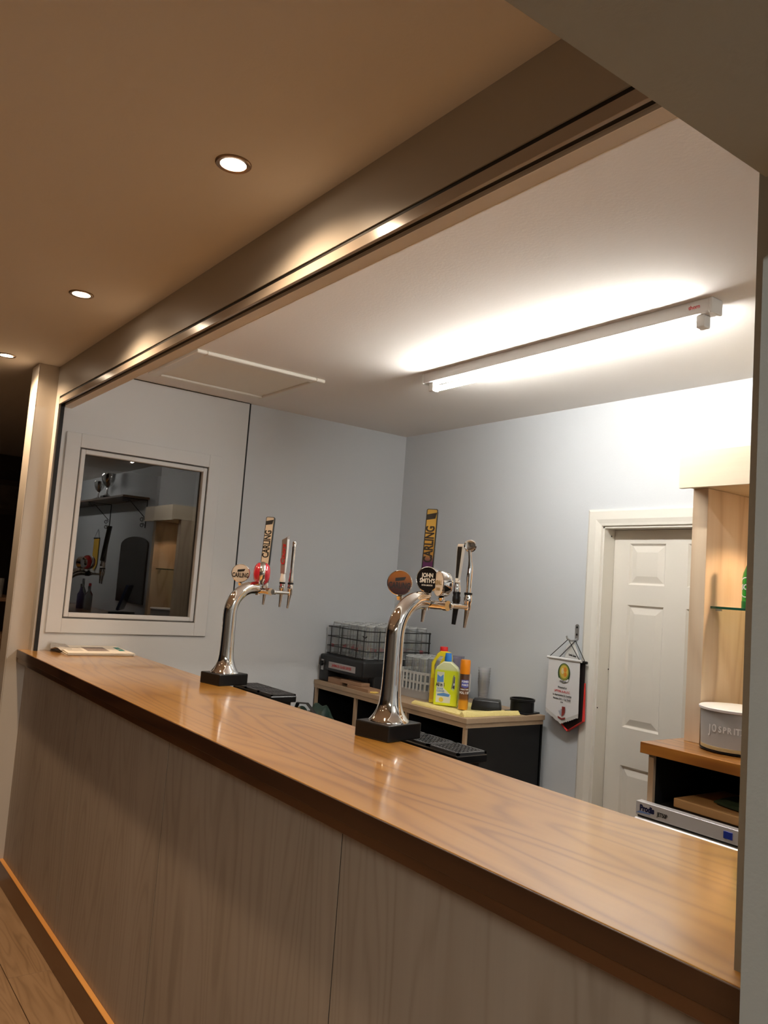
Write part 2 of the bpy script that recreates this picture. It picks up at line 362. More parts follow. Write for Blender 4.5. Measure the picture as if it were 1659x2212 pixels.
struct(MB().box(-9.0, XL-0.145, 3.3, 3.4, FLOOR, CEIL_C+0.1).build('wall_far_rear', M_dark))
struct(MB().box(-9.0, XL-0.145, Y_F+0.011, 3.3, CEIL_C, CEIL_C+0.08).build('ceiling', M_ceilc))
# right pier, wall beyond it and the dropped beam that crosses the customer side
XR = -0.545
struct(MB().box(XR, 2.4, 0.974, 1.20, FLOOR, CEIL_C).build('wall_front', M_pier))
struct(MB().box(XR, XR+0.45, -3.4, 0.974, 2.14, CEIL_C).build('trim_beam', M_pier))
# shutter fascia, slot, lintel soffit, guide jambs
t1 = struct(MB().box(XL, XR, Y_F, Y_F+0.012, 2.462, CEIL_C).build('trim_fascia', M_fascia))
MB().box(XL+0.06, XR-0.05, Y_F+0.004, Y_F+0.012, 2.451, 2.462).build('groove', M_black, t1)
MB().box(XL+0.075, XR-0.063, Y_F+0.001, Y_F+0.012, 2.421, 2.451, 0.0008).build('bottom_rail', M_rail, t1)
MB().box(XL+0.03, XR-0.03, Y_F+0.010, Y_F+0.034, 2.430, 2.60).build('slot', M_black, t1)
MB().box(XL, XR, Y_F+0.034, Y_F+0.080, 2.418, CEIL_B, 0.001).build('lintel', mat('lintel paint', (0.80, 0.76, 0.70), 0.5), t1)
MB().box(XL+0.05, XR-0.05, Y_F+0.0335, Y_F+0.036, 2.4172, 2.424).box(XL+0.02, XR-0.02, Y_F+0.078, Y_F+0.082, 2.4172, 2.424).build('edge_bead', mat('bright edge trim', (0.9, 0.86, 0.8), 0.3), t1)
t2 = struct(MB().box(XL+0.004, XL+0.073, Y_F, Y_F+0.012, TOP, 2.462).build('trim_jamb_left', M_fascia))
MB().box(XL+0.045, XL+0.079, Y_F+0.010, Y_F+0.030, TOP, 2.43).build('guide_slot', M_black, t2)
MB().box(XL+0.018, XL+0.060, Y_F+0.030, Y_F+0.045, TOP, 2.418).build('guide_back', M_panelw, t2)
t3 = struct(MB().box(XR-0.06, XR, Y_F-0.012, Y_F+0.012, TOP, 2.462).build('trim_jamb_right', M_pier))
MB().box(XR-0.055, XR-0.001, Y_F+0.012, Y_F+0.030, TOP, 2.43).build('guide_slot', M_black, t3)
MB().box(XR-0.06, XR-0.001, Y_F+0.030, 1.20, TOP, 2.418).build('guide_back', M_panelw, t3)

# door: casing, lining, six panel leaf
d1 = bpy.data.objects.new('door_1', None); COL.objects.link(d1); struct(d1); d1.location = (-2.42, YREAR, FLOOR)
def D(o): o.location = (2.42, -YREAR, -FLOOR); return o
m = MB()
CA = [(0, 0), (0.0, 0.012), (0.012, 0.018), (0.055, 0.018), (0.075, 0.012), (0.088, 0.010), (0.092, 0.0)]
def casing(x_in, sgn):
    m.loft([[(x_in+sgn*(0.092-a), YREAR-b, z + (0 if z < 0 else -a+0.0)) for a, b in CA] for z in (FLOOR, DZ+0.089)])
casing(DX0+0.003, -1)
D(m.build('casing', M_white, d1))
m = MB(); casing(DX1-0.003, 1); D(m.build('casing', M_white, d1))
m = MB(); m.loft([[(x + (a if x < -2.4 else -a), YREAR-b, DZ+0.089-a) for a, b in CA] for x in (DX0-0.089, DX1+0.089)])
D(m.build('casing', M_white, d1))
D(MB().box(DX0, DX0+0.012, YREAR+0.001, YREAR+0.13, FLOOR, DZ).box(DX1-0.012, DX1, YREAR+0.001, YREAR+0.13, FLOOR, DZ).box(DX0, DX1, YREAR+0.001, YREAR+0.13, DZ-0.012, DZ).build('door_lining', M_white, d1))
YL = 3.585
leaf = D(MB().box(DX0+0.014, DX1-0.014, YL+0.012, YL+0.044, FLOOR+0.008, DZ-0.014).build('leaf', M_door, d1))
stiles = MB()
PX = [(-2.693, -2.474), (-2.346, -2.128)]; PZ = [(1.676, 1.893), (0.936, 1.569), (0.12, 0.742)]
xs = [DX0+0.014, PX[0][0], PX[0][1], PX[1][0], PX[1][1], DX1-0.014]
for a, b in ((xs[0], xs[1]), (xs[2], xs[3]), (xs[4], xs[5])): stiles.box(a, b, YL, YL+0.012, FLOOR+0.008, DZ-0.014)
for a, b in PX:
    for z0, z1 in ((FLOOR+0.008, PZ[2][0]), (PZ[2][1], PZ[1][0]), (PZ[1][1], PZ[0][0]), (PZ[0][1], DZ-0.014)): stiles.box(a, b, YL, YL+0.012, z0, z1)
o = stiles.build('stile_and_rail', M_door, leaf)
for a, b in PX:
    for z0, z1 in PZ:
        def rc(i, y): return [(a+i, y, z0+i), (b-i, y, z0+i), (b-i, y, z1-i), (a+i, y, z1-i)]
        MB().loft([rc(0.0, YL+0.0005), rc(0.010, YL+0.011), rc(0.014, YL+0.011), rc(0.044, YL+0.0015), rc(0.046, YL+0.001)], cap0=False).build('raised_panel', M_door, leaf)
D(MB().cyl((-2.79, YREAR+0.06, 1.93), (-2.790, YREAR+0.06, 1.93001), 0.004).build('screw_hole', M_black, d1))
for zz, yo in ((1.93, 0.05), (1.22, 0.075), (1.02, -0.0)):
    D(MB().cyl((DX0+0.0125, YREAR+yo+0.01, zz), (DX0+0.0135, YREAR+yo+0.01, zz), 0.004, n=8).build('screw_hole', M_blackp, d1))

# ------------------------------------------------------------------ lamps
def downlight(x, y, label, group=None, power=SPOT_POWER, z=CEIL_C, col=WARM, cone=152):
    t = thing('downlight', label, 'ceiling light', (x, y, z), 0, group)
    n = 28
    MB().lathe([(0.033, -0.0005), (0.034, -0.004), (0.044, -0.0055), (0.047, -0.003), (0.0475, 0.0)], n, cap0=False, cap1=False).build('bezel', M_bez, t, True)
    MB().lathe([(0.0, -0.0028), (0.0335, -0.0022), (0.0335, 0.0)], n).build('lens', M_lamp, t, True)
    ld = bpy.data.lights.new('downlight_beam', 'SPOT'); ld.energy = power; ld.color = col; ld.spot_size = math.radians(cone); ld.spot_blend = 1.0; ld.shadow_soft_size = 0.025
    lo = bpy.data.objects.new('downlight_beam', ld); COL.objects.link(lo); lo.parent = t; lo.location = (0, 0, -0.012)
    return t
M_bez = mat('satin bronze bezel', (0.30, 0.22, 0.16), 0.3, 0.8)
downlight(-1.904, 0.815, 'round recessed downlight with warm glow, nearest of the three over the bar')
downlight(-3.274, 0.815, 'round recessed downlight with warm glow, middle one of the three over the bar')
downlight(-4.588, 0.80, 'round recessed downlight at the far left end of the ceiling by the nib wall')
for i, x in enumerate((-3.9, -2.5, -1.1)):
    for j, y in enumerate((-0.95, -2.2)):
        downlight(x, y, 'recessed downlight in the customer ceiling, %s row from the bar, %s' % (('second', 'third')[j], ('left one', 'middle one', 'right one')[i]), 'downlights over the customer floor', SPOT_POWER*(1.7 if i == 2 else 0.75), cone=76)

# fluorescent batten
t = thing('fluorescent_light', 'lit white fluorescent batten tube on the ceiling behind the bar', 'ceiling light', (-2.37, 2.51, CEIL_B))
MB().box(-0.795, 0.795, -0.032, 0.032, -0.052, 0.0, 0.004, 2).build('batten', M_batten, t)
MB().lathe([(0.0, 0), (0.0128, 0.0), (0.0128, 1.50), (0.0, 1.50)], 20, Matrix.Translation((-0.75, 0, -0.084)) @ Matrix.Rotation(PI/2, 4, 'Y')).build('tube', M_tube, t, True)
for sx in (-1, 1):
    c = MB().box(sx*0.757-0.012*sx-0.012, sx*0.757-0.012*sx+0.036*0.67, -0.02, 0.02, -0.098, -0.05, 0.006, 2)
    c.build('lamp_holder', M_whitep, t)
    MB().box(sx*0.795-0.004, sx*0.795+0.010, -0.034, 0.034, -0.056, 0.0, 0.005, 2).build('end_cap', M_whitep, t)
text('lettering', 'thorn', 0.020, M_red, t, (0.735, -0.0325, -0.024), (1, 0, 0), (0, 0, 1), 0.02)
dup(t, (0.75, 2.0, CEIL_B), 0.0, 'second lit fluorescent batten farther right behind the bar, hidden by the pier')
t2_ = dup(t, (1.55, -1.1, CEIL_C), PI/2, 'lit fluorescent batten on the customer ceiling beyond the dropped beam')
for c in t2_.children:
    if c.name.startswith('tube'): c.data = c.data.copy(); c.data.materials[0] = mat('fluorescent phosphor customer side', (1, 1, 1), 0.4, emit=(0.97, 1.0, 0.95), es=ROOM_TUBE)
# ceiling hatch
t = thing('loft_hatch', 'white square hatch with raised frame in the ceiling behind the bar', 'hatch', (-4.03, 1.85, CEIL_B))
m = MB(); X0, X1, Y0, Y1 = -0.34, 0.34, -0.365, 0.375
for a in ((X0, X1, Y0, Y0+0.055), (X0, X1, Y1-0.055, Y1), (X0, X0+0.055, Y0+0.055, Y1-0.055), (X1-0.055, X1, Y0+0.055, Y1-0.055)): m.box(*a, -0.018, 0.0, 0.004)
m.build('hatch_frame', M_white, t)
MB().box(X0+0.06, X1-0.06, Y0+0.06, Y1-0.06, -0.009, 0.0, 0.002).build('hatch_panel', mat('hatch board', (0.84, 0.80, 0.71), 0.6), t)

# ------------------------------------------------------------------ bar front and top
YP = 1.07
t = thing('bar_counter', 'grey oak laminate bar front below the orange wooden top', 'bar counter', (-2.55, YP, FLOOR))
def P(o): o.location = (2.55, -YP, -FLOOR); return o
seams = [XL+0.004, -3.598, -2.572, -1.541, XR]
for a, b in zip(seams, seams[1:]):
    P(MB().box(a+0.0018, b-0.0018, YP, YP+0.018, FLOOR+0.02, 1.056, 0.0003).build('panel', M_panel, t))
for a in seams[1:-1]: P(MB().box(a-0.0017, a+0.0017, YP+0.0008, YP+0.02, FLOOR+0.02, 1.056).build('shadow_joint', M_black, t))
P(MB().box(XL+0.01, XR, YP+0.02, YP+0.05, FLOOR, 1.056).build('backing_board', M_blackm, t))
P(MB().box(XL+0.006, XR, 1.050, YP-0.0005, FLOOR, 0.0225, 0.0012).build('kickboard', M_kick, t))
P(MB().box(XL+0.006, XR, 1.0495, YP-0.0005, 0.0228, 0.0262, 0.0008).build('kickboard_cap', wood('orange varnished cap', [(0.80, 0.40, 0.11), (0.62, 0.28, 0.07)], 'X', 10, 5, 4, 1.0, 0.4, 0.3, 0.2), t))
t = thing('worktop', 'long glossy orange-brown wooden bar top running past both beer fonts', 'bar top', (-2.55, 1.3, 1.057))
def P(o): o.location = (2.55, -1.3, -1.057); return o
P(MB().box(XL+0.005, XR-0.001, 1.0245, 1.577, 1.0575, TOP, 0.0015, 2).build('slab', M_top, t))
P(MB().box(XL+0.005, XR-0.001, 1.021, 1.0245, 1.0575, TOP-0.0012, 0.001).build('front_edge', M_topedge, t))
P(MB().box(XL+0.006, XR-0.001, 1.0265, 1.0692, 1.0325, 1.057, 0.0015).build('edge_lipping', M_toplip, t))

# newspaper at the far end: folded sheets, rising towards the wall
t = thing('newspaper', 'folded newspaper lying at the left end of the bar top', 'newspaper', (-4.45, 1.38, TOP))
rn = random.Random(3)
for k in range(5):
    secs = []; dx = rn.uniform(-0.006, 0.006)
    for i in range(11):
        u = i/10; x = 0.128-0.262*u+dx
        lift = 0.0004+k*(0.0030+0.0030*u**1.5)+0.0022*u*math.sin(3*u)
        y0, y1 = -0.178+rn.uniform(-.002, .002)+dx+0.01*u, 0.172+dx-0.02*u
        secs.append([(x, y0, lift), (x, y1, lift), (x, y1, lift+0.0026), (x, y0, lift+0.0026)])
    MB().loft(secs).build('page', M_paper, t)
NT = lambda u: 0.0004+4*(0.0030+0.0030*u**1.5)+0.0022*u*math.sin(3*u)+0.0030
def onpage(name, u0, u1, y0, y1, mt, dz=0.0):
    secs = []
    for i in range(5):
        u = u0+(u1-u0)*i/4; x = 0.128-0.262*u; z = NT(u)+dz
        secs.append([(x, y0, z), (x, y1, z), (x, y1, z+0.0005), (x, y0, z+0.0005)])
    MB().loft(secs).build(name, mt, t)
onpage('photo_print', 0.25, 0.75, -0.055, 0.06, mat('news photo print', (0.25, 0.21, 0.19), 0.8, mott=0.5, mscale=60))
onpage('masthead_print', 0.3, 0.75, 0.118, 0.148, mat('teal print', (0.03, 0.24, 0.22), 0.8))
for i in range(7): onpage('column_print', 0.25+0.07*i, 0.27+0.07*i, -0.155, -0.075, mat('pale print', (0.45, 0.42, 0.37), 0.8) if i == 0 else bpy.data.materials['pale print'])
text('lettering', 'EI', 0.03, M_paper, t, (0.0, 0.133, NT(0.5)+0.0011), (0, 1, 0), (-1, 0, 0.03), 0.02)
# crumpled corner
secs = []
for i in range(9):
    u = i/8; x = 0.02-0.17*u
    secs.append([(x, -0.180-0.03*math.sin(u*PI), 0.012+0.020*u+0.010*math.sin(u*9)), (x, -0.12, 0.016+0.016*u), (x, -0.12, 0.0185+0.016*u), (x, -0.182-0.03*math.sin(u*PI), 0.0145+0.020*u+0.010*math.sin(u*9))])
MB().loft(secs).build('curled_corner', mat('newsprint inside', (0.42, 0.40, 0.37), 0.8, mott=0.4, mscale=90), t)

# ------------------------------------------------------------------ beer fonts
M_amber = gradient_z('copper badge face', [(0, (0.022, 0.006, 0.010)), (0.40, (0.07, 0.02, 0.012)), (0.6, (0.19, 0.065, 0.014)), (1, (0.30, 0.115, 0.018))], -0.036, 0.036)
M_bcream = mat('cream badge face', (0.62, 0.56, 0.48), 0.3, coat=0.8)
M_bblack = mat('black badge face', (0.008, 0.008, 0.009), 0.25, coat=0.8)
M_bred = mat('red lens badge', (0.62, 0.03, 0.05), 0.12, coat=0.9, trans=0.25)
M_gold = mat('pale gold', (0.34, 0.24, 0.10), 0.3, coat=0.5)
M_pad1 = mat('cream paddle face', (0.66, 0.56, 0.43), 0.35, coat=0.5)
M_pad2 = gradient_z('gold to purple paddle face', [(0, (0.045, 0.012, 0.09)), (0.30, (0.08, 0.02, 0.10)), (0.46, (0.42, 0.24, 0.05)), (1, (0.62, 0.42, 0.09))], 0.0, 0.19)
M_padside = mat('paddle dark side', (0.02, 0.024, 0.024), 0.35)
M_padgrey = mat('paddle grey side', (0.20, 0.19, 0.19), 0.4)
M_silver = mat('silver print', (0.70, 0.69, 0.66), 0.3)
M_prism = mat('silver prism face', (0.40, 0.36, 0.34), 0.3, 0.6)

def badge(parent, loc, az, face, lines=(), r=0.0430, th=0.034, flag=None, lens=False, fs=0.020, ink=None):
    """round pump badge facing azimuth `az` in the font's own frame; lines = [(text, height on face, size, material)]"""
    b = MB()
    n = Vector((math.cos(az), math.sin(az), 0)); right = Vector((0, 0, 1)).cross(n) * 1.0
    M = frame_mat(loc, right, (0, 0, 1))
    if lens:
        b.lathe([(0.030, -0.013), (r*0.90, -0.013), (r*0.96, -0.009), (r*0.98, 0.0), (r*0.96, 0.009), (r*0.90, 0.013), (0.030, 0.013)], 32, M)
    else:
        b.lathe([(r*0.55, -th), (r*0.86, -th), (r*0.97, -th*0.75), (r, -0.002), (r, 0.0006), (r*0.945, 0.0022), (r*0.93, 0.0008)], 40, M)
    body = b.build('badge', M_chrome, parent, True)
    if lens:
        for s in (1, -1):
            MB().lathe([(r*0.91, s*0.0128), (r*0.88, s*0.020), (r*0.78, s*0.028), (r*0.58, s*0.035), (r*0.30, s*0.039), (0, s*0.040)], 32, M).build('badge_lens', face, body, True)
    else:
        # the face is built flat in its own frame (z up along the badge) so that its gradient follows it
        f = MB().lathe([(r*0.935, 0.0), (r*0.93, 0.0012), (0, 0.0016)], 40, Matrix(((1, 0, 0, 0), (0, 0, -1, 0), (0, 1, 0, 0), (0, 0, 0, 1)))).build('badge_face', face, body, True)
        f.location = loc; f.rotation_euler = (0, 0, az+PI/2)
    fl_ = lambda x, z, d=0.0022: (Vector(loc)+right*x+Vector((0, 0, z))+n*d)
    for s, h, size, mt in lines: text('lettering', s, size, mt, body, fl_(0, h), right, (0, 0, 1), 0.025, 0.60 if size > 0.025 else 0.82)
    if flag:
        q = MB(); k = r/0.0395
        q.prism([(-0.014*k, 0.0015*k), (-0.014*k, 0.0115*k), (0.019*k, 0.0165*k), (0.014*k, 0.0060*k)], 0, 0.0004, frame_mat(fl_(0, 0.003), right, (0, 0, 1)))
        q.build('emblem', flag, body)
    q = MB().cyl((loc[0]-n.x*0.012, loc[1]-n.y*0.012, loc[2]-r*1.0), (loc[0]-n.x*0.012, loc[1]-n.y*0.012+0.004, loc[2]-r-0.012), 0.011, 0.010, 14)
    q.build('badge_neck', M_chrome, body, True)
    return body

def tap(parent, x, y, zb, black=False, L=0.066, ybar=0.155, nx=-0.004):
    """shank, body, collar and nozzle of one tap; returns the body"""
    m_ = M_blackp if black else M_chrome
    b = MB().cyl((x, ybar+0.012, zb), (x, y-0.004, zb), 0.0088, 0.0078, 14)
    b.lathe([(0.013, 0), (0.013, 0.012), (0.010, 0.017)], 14, Matrix.Translation((x, ybar+0.012, zb)) @ Matrix.Rotation(-PI/2, 4, 'X'))
    body = b.build('shank', M_chrome, parent, True)
    MB().lathe([(0.0, -0.012), (0.0105, -0.011), (0.012, -0.006), (0.012, 0.012), (0.0142, 0.016), (0.0142, 0.030), (0.0125, 0.034), (0.0125, 0.040), (0.0, 0.040)], 18, Matrix.Translation((x, y, zb))).build('tap_body', m_, body, True)
    MB().lathe([(0.0140, 0), (0.0140, 0.008), (0.0, 0.008)], 18, Matrix.Translation((x, y, zb+0.040))).build('tap_collar', M_blackp, body, True)
    MB().cyl((x, y, zb-0.009), (x+nx, y-0.002, zb-L), 0.0092 if not black else 0.0098, 0.0050 if not black else 0.0072, 16).build('nozzle', m_, body, True)
    return body

def paddle(parent, x, y, z0, az, tilt, H, Wd, T, face, side, s, ink, band, bottom=None, neck=True):
    q = MB(); pts = [(-Wd/2, 0), (Wd/2, 0)] + [(Wd/2-0.006+0.006*math.cos(a), H-0.006+0.006*math.sin(a)) for a in (0, PI/4, PI/2)] + [(-Wd/2+0.006+0.006*math.cos(a), H-0.006+0.006*math.sin(a)) for a in (PI/2, 3*PI/4, PI)]
    X = Matrix(((1, 0, 0, 0), (0, 0, -1, 0), (0, 1, 0, 0), (0, 0, 0, 1)))       # xy outline stands up, thickness along -y = towards viewer
    q.prism(pts, -T, 0, X, 0.001)
    o = q.build('handle', side, parent, True, 30)
    o.location = (x, y, z0); o.rotation_euler = (0, 0, az+PI/2)
    o.rotation_euler.rotate_axis('X', -tilt)
    i = 0.0035
    pi = [(-Wd/2+i, 0.004), (Wd/2-i, 0.004), (Wd/2-i, H-i-0.003), (Wd/2-i-0.003, H-i), (-Wd/2+i+0.003, H-i), (-Wd/2+i, H-i-0.003)]
    MB().prism(pi, 0, 0.0008, X).build('handle_face', face, o)
    b0 = H-0.046
    MB().prism([(-Wd/2+i, b0+0.004), (Wd/2-i-0.004, b0+0.010), (Wd/2-i, b0+0.032), (-Wd/2+i, b0+0.024)], 0.0008, 0.0013, X).build('emblem', band, o)
    text('lettering', s, Wd*1.04, ink, o, (0.0, -0.0013, H*0.485), (0, 0, 1), (-1, 0, 0), 0.03, 0.72)
    MB().lathe([(0.009, 0.0), (0.011, 0.010), (0.008, 0.020), (0.008, 0.045)], 14, Matrix.Translation((0, T/2, -0.040))).build('handle_ferrule', M_chrome, o, True)
    return o

def font(loc, rz, label, k):
    t = thing('beer_font', label, 'beer pump', loc, rz)
    t.scale = (k, k, k)
    MB().box(-0.070, 0.070, -0.079, 0.079, 0.0, 0.050, 0.004, 2).build('plinth', M_blackp, t)
    path = []; rad = []
    for z, r in ((0.050, 0.0640), (0.054, 0.0635), (0.060, 0.058), (0.070, 0.0505), (0.085, 0.0425), (0.105, 0.0365), (0.13, 0.0330), (0.17, 0.0312), (0.24, 0.0302), (0.31, 0.0298)): path.append((0, 0, z)); rad.append(r)
    R_ = 0.125
    for i in range(1, 15):
        a = i/14*PI/2*0.94; path.append((0, R_*(1-math.cos(a)), 0.31+R_*math.sin(a))); rad.append(0.0298-0.001*i/14)
    path.append((0, R_+0.012, 0.31+R_-0.0005)); rad.append(0.0288)
    MB().tube(path, rad, 32).build('column', M_chrome, t, True, 50)
    zb = 0.422
    MB().cyl((-0.105, 0.155, zb), (0.084, 0.155, zb), 0.0145, n=20).cyl((0.070, 0.155, zb), (0.086, 0.155, zb), 0.0168, n=20).cyl((-0.107, 0.155, zb), (-0.090, 0.155, zb), 0.0185, n=20).cyl((0, 0.150, zb+0.012), (0, 0.150, zb-0.020), 0.011, n=14).build('crossbar', M_chrome, t, True)
    return t, zb
YAW = math.radians(12)
# second font (nearer)
t, zb = font((-2.065, 1.578, TOP), YAW, 'chrome beer font with gold and purple handle, nearest the right pier', 1.0)
badge(t, (-0.085, 0.105, zb+0.064), math.radians(-56), M_amber, [('CARLING', -0.0100, 0.0290, M_ink)], flag=M_ink)
badge(t, (-0.002, 0.150, zb+0.082), math.radians(-78), M_bblack, [('JOHN', 0.013, 0.020, M_silver), ("SMITH'S", -0.005, 0.020, M_silver), ('EXTRA SMOOTH', -0.020, 0.0065, M_silver)])
badge(t, (0.050, 0.145, zb+0.070), math.radians(-118), M_bcream, [('ASPALL', 0.003, 0.021, M_gold), ('CYDER', -0.018, 0.013, M_gold)])
b = tap(t, -0.098, 0.262, zb, nx=-0.004); paddle(t, -0.098, 0.262, zb+0.088, math.radians(-62), math.radians(7), 0.252, 0.042, 0.017, M_pad2, M_padside, 'CARLING', M_ink, M_ink)
b = tap(t, 0.022, 0.285, zb, True, L=0.064)
h = MB().loft([[(0.022+sx*w_, 0.285+dy+sy*d_, z) for sx, sy in ((-1, -1), (1, -1), (1, 1), (-1, 1))] for z, w_, d_, dy in ((zb+0.075, 0.006, 0.006, 0), (zb+0.09, 0.0065, 0.006, 0.001), (zb+0.185, 0.011, 0.0075, 0.008), (zb+0.208, 0.0118, 0.0075, 0.010), (zb+0.214, 0.010, 0.006, 0.011))])
hh = h.build('handle', M_silver, t)
MB().loft([[(0.0225-w_*0.9, 0.285+dy-d_-0.0006, z), (0.0225+w_*0.75, 0.285+dy-d_-0.0006, z), (0.0225+w_*0.75, 0.285+dy-d_, z), (0.0225-w_*0.9, 0.285+dy-d_, z)] for z, w_, d_, dy in ((zb+0.095, 0.0066, 0.006, 0.001), (zb+0.185, 0.011, 0.0075, 0.008), (zb+0.204, 0.011, 0.0075, 0.0098))]).build('handle_face', M_ink, hh)
MB().lathe([(0.012, 0), (0.0125, 0.018), (0.0095, 0.026), (0.011, 0.032), (0.007, 0.04)], 16, Matrix.Translation((0.022, 0.285, zb+0.048))).build('handle_ferrule', M_chrome, hh, True)
b = tap(t, 0.078, 0.275, zb, L=0.071, nx=-0.006)
TX, TY = 0.078, 0.275
hp = MB().tube([(TX, TY, zb+0.048), (TX, TY, zb+0.066), (TX, TY+0.0005, zb+0.095), (TX, TY+0.002, zb+0.120), (TX, TY+0.003, zb+0.138), (TX, TY-0.001, zb+0.160), (TX, TY-0.005, zb+0.178), (TX, TY-0.008, zb+0.192)], [0.0105, 0.0095, 0.0118, 0.0112, 0.0100, 0.0070, 0.0062, 0.006], 14, squash=0.8)
hq = hp.build('handle', M_chrome, t, True, 60)
az = math.radians(-55); n_ = Vector((math.cos(az), math.sin(az), 0))
MB().lathe([(0.0, -0.010), (0.014, -0.010), (0.0195, -0.006), (0.0215, 0.002), (0.0175, 0.006), (0.0165, 0.0055), (0.0, 0.0055)], 28, frame_mat((TX, TY-0.006, zb+0.206), Vector((0, 0, 1)).cross(n_), (0, 0, 1))).build('handle_knob', M_chrome, hq, True)
# first font (farther)
t, zb = font((-3.262, 1.578, TOP), YAW, 'chrome beer font with cream and black handle, farther left on the bar', 0.97)
badge(t, (-0.068, 0.094, zb+0.076), math.radians(-44), M_bcream, [('CARLING', -0.0105, 0.0300, M_ink)], flag=M_ink, r=0.043)
badge(t, (0.012, 0.155, zb+0.082), math.radians(-127), M_bred, r=0.056, lens=True)
b = tap(t, -0.062, 0.245, zb, L=0.066); paddle(t, -0.073, 0.236, zb+0.100, math.radians(-58), math.radians(7), 0.262, 0.043, 0.018, M_pad1, M_padside, 'CARLING', M_ink, M_ink)
b = tap(t, 0.032, 0.268, zb, L=0.070, nx=-0.004)
# three sided handle with red script
cx, cy, z0 = 0.032, 0.268, zb+0.088
A_, B_, C_ = (-0.0104, -0.0134), (0.0167, -0.0079), (0.0066, 0.0151)
tri = lambda s, z, sl: [(cx+A_[0]*s, cy+A_[1]*s, z), (cx+B_[0]*s, cy+B_[1]*s, z+sl*0.55), (cx+C_[0]*s, cy+C_[1]*s, z+sl)]
hh = MB().loft([tri(0.80, z0, 0), tri(0.9, z0+0.05, 0), tri(1.10, z0+0.160, 0.026)]).build('handle', M_prism, t)
text('lettering', 'Coors', 0.033, M_red, hh, (cx+0.0042, cy-0.0128, z0+0.090), (0.03, -0.02, 1), (-0.98, -0.2, 0.0), 0.025, 1.15, shear=0.25)
MB().loft([[(cx+(B_[0]+(C_[0]-B_[0])*f_)*s+e_*0.9, cy+(B_[1]+(C_[1]-B_[1])*f_)*s+e_*0.4, z) for f_, e_ in ((0.10, 0.0003), (0.90, 0.0003), (0.90, 0.001), (0.10, 0.001))] for s, z in ((0.80, z0+0.004), (0.9, z0+0.05), (1.09, z0+0.165))]).build('handle_face', mat('white print', (0.75, 0.73, 0.7), 0.4), hh)
MB().lathe([(0.012, 0), (0.014, 0.010), (0.010, 0.034), (0.009, 0.042)], 16, Matrix.Translation((cx, cy, zb+0.048))).build('handle_ferrule', M_whitep, hh, True)
b = tap(t, 0.086, 0.272, zb, L=0.072, nx=-0.006)
hq = MB().lathe([(0.0105, 0), (0.0125, 0.012), (0.0100, 0.030), (0.0105, 0.040), (0.0088, 0.050), (0.0092, 0.150), (0.0102, 0.190), (0.009, 0.194), (0, 0.194)], 20, Matrix.Translation((0.086, 0.272, zb+0.048)) @ Matrix.Rotation(math.radians(-1), 4, 'X')).build('handle', M_chrome, t, True)

# ------------------------------------------------------------------ drip trays hung behind the bar
def drip_tray(loc, L_, label):
    t = thing('drip_tray', label, 'drip tray', loc)
    D_ = 0.125; n = 3
    MB().box(-L_, 0, 0.0, D_, -0.032, -0.006, 0.003).build('tray', M_blackp, t)
    MB().box(-L_+0.02, -0.02, 0.012, D_-0.012, -0.21, -0.03, 0.004).build('tray_bracket', M_blackp, t)
    for i in range(n):
        x1 = -i*L_/n-0.003; x0 = -(i+1)*L_/n+0.003
        g = MB(); e = 0.008
        g.box(x0, x1, 0.003, 0.003+e, -0.006, 0.002); g.box(x0, x1, D_-0.003-e, D_-0.003, -0.006, 0.002); g.box(x0, x0+e, 0.003, D_-0.003, -0.006, 0.002); g.box(x1-e, x1, 0.003, D_-0.003, -0.006, 0.002)
        k = 7
        for j in range(1, k): yy_ = 0.003+(D_-0.006)*j/k; g.box(x0+e, x1-e, yy_-0.0022, yy_+0.0022, -0.005, 0.001)
        kk = 9
        for j in range(1, kk): xx_ = x0+(x1-x0)*j/kk; g.box(xx_-0.0022, xx_+0.0022, 0.01, D_-0.01, -0.005, 0.001)
        g.build('grille', mat('black grille', (0.03, 0.03, 0.032), 0.35) if 'black grille' not in bpy.data.materials else bpy.data.materials['black grille'], t)
    return t
drip_tray((-1.864, 1.697, 1.080), 0.44, 'black slotted drip tray behind the bar at the nearer beer font')
drip_tray((-3.035, 1.690, 1.082), 0.36, 'black slotted drip tray behind the bar at the farther beer font')

# ------------------------------------------------------------------ back counter with everything on it
t = thing('back_counter', 'low black back counter with oak edging in the corner behind the bar', 'counter', (-3.8, 3.2, FLOOR))
def P(o): o.location = (3.8, -3.2, -FLOOR); return o
P(MB().box(-4.598, -3.105, 2.872, 3.455, BC-0.026, BC, 0.001).build('counter_top', M_edge, t))
P(MB().box(-4.595, -3.112, 2.876, 3.450, BC-0.032-0.018, BC-0.026).build('top_rail', M_edge, t))
P(MB().box(-3.136, -3.114, 2.895, 3.44, FLOOR, BC-0.05).build('end_panel', M_blackm, t))
P(MB().box(-4.600, -4.592, 2.880, 3.44, FLOOR, BC-0.05).box(-4.592, -4.570, 2.8957, 3.43, FLOOR, BC-0.05).build('end_panel', M_blackm, t))
for x in (-4.592, -4.135, -3.628, -3.139):
    P(MB().box(x, x+0.022, 2.880, 2.8955, FLOOR, BC-0.05).build('upright_edge', M_edgez, t))
    if x > -4.5 and x < -3.2: P(MB().box(x, x+0.02, 2.8955, 3.43, FLOOR, BC-0.05).build('divider', M_blackm, t))
P(MB().box(-4.59, -3.114, 3.43, 3.45, FLOOR, BC-0.05).build('back_board', M_blackm, t))
P(MB().box(-4.59, -3.136, 2.90, 3.43, 0.30, 0.318).build('shelf', M_blackm, t))

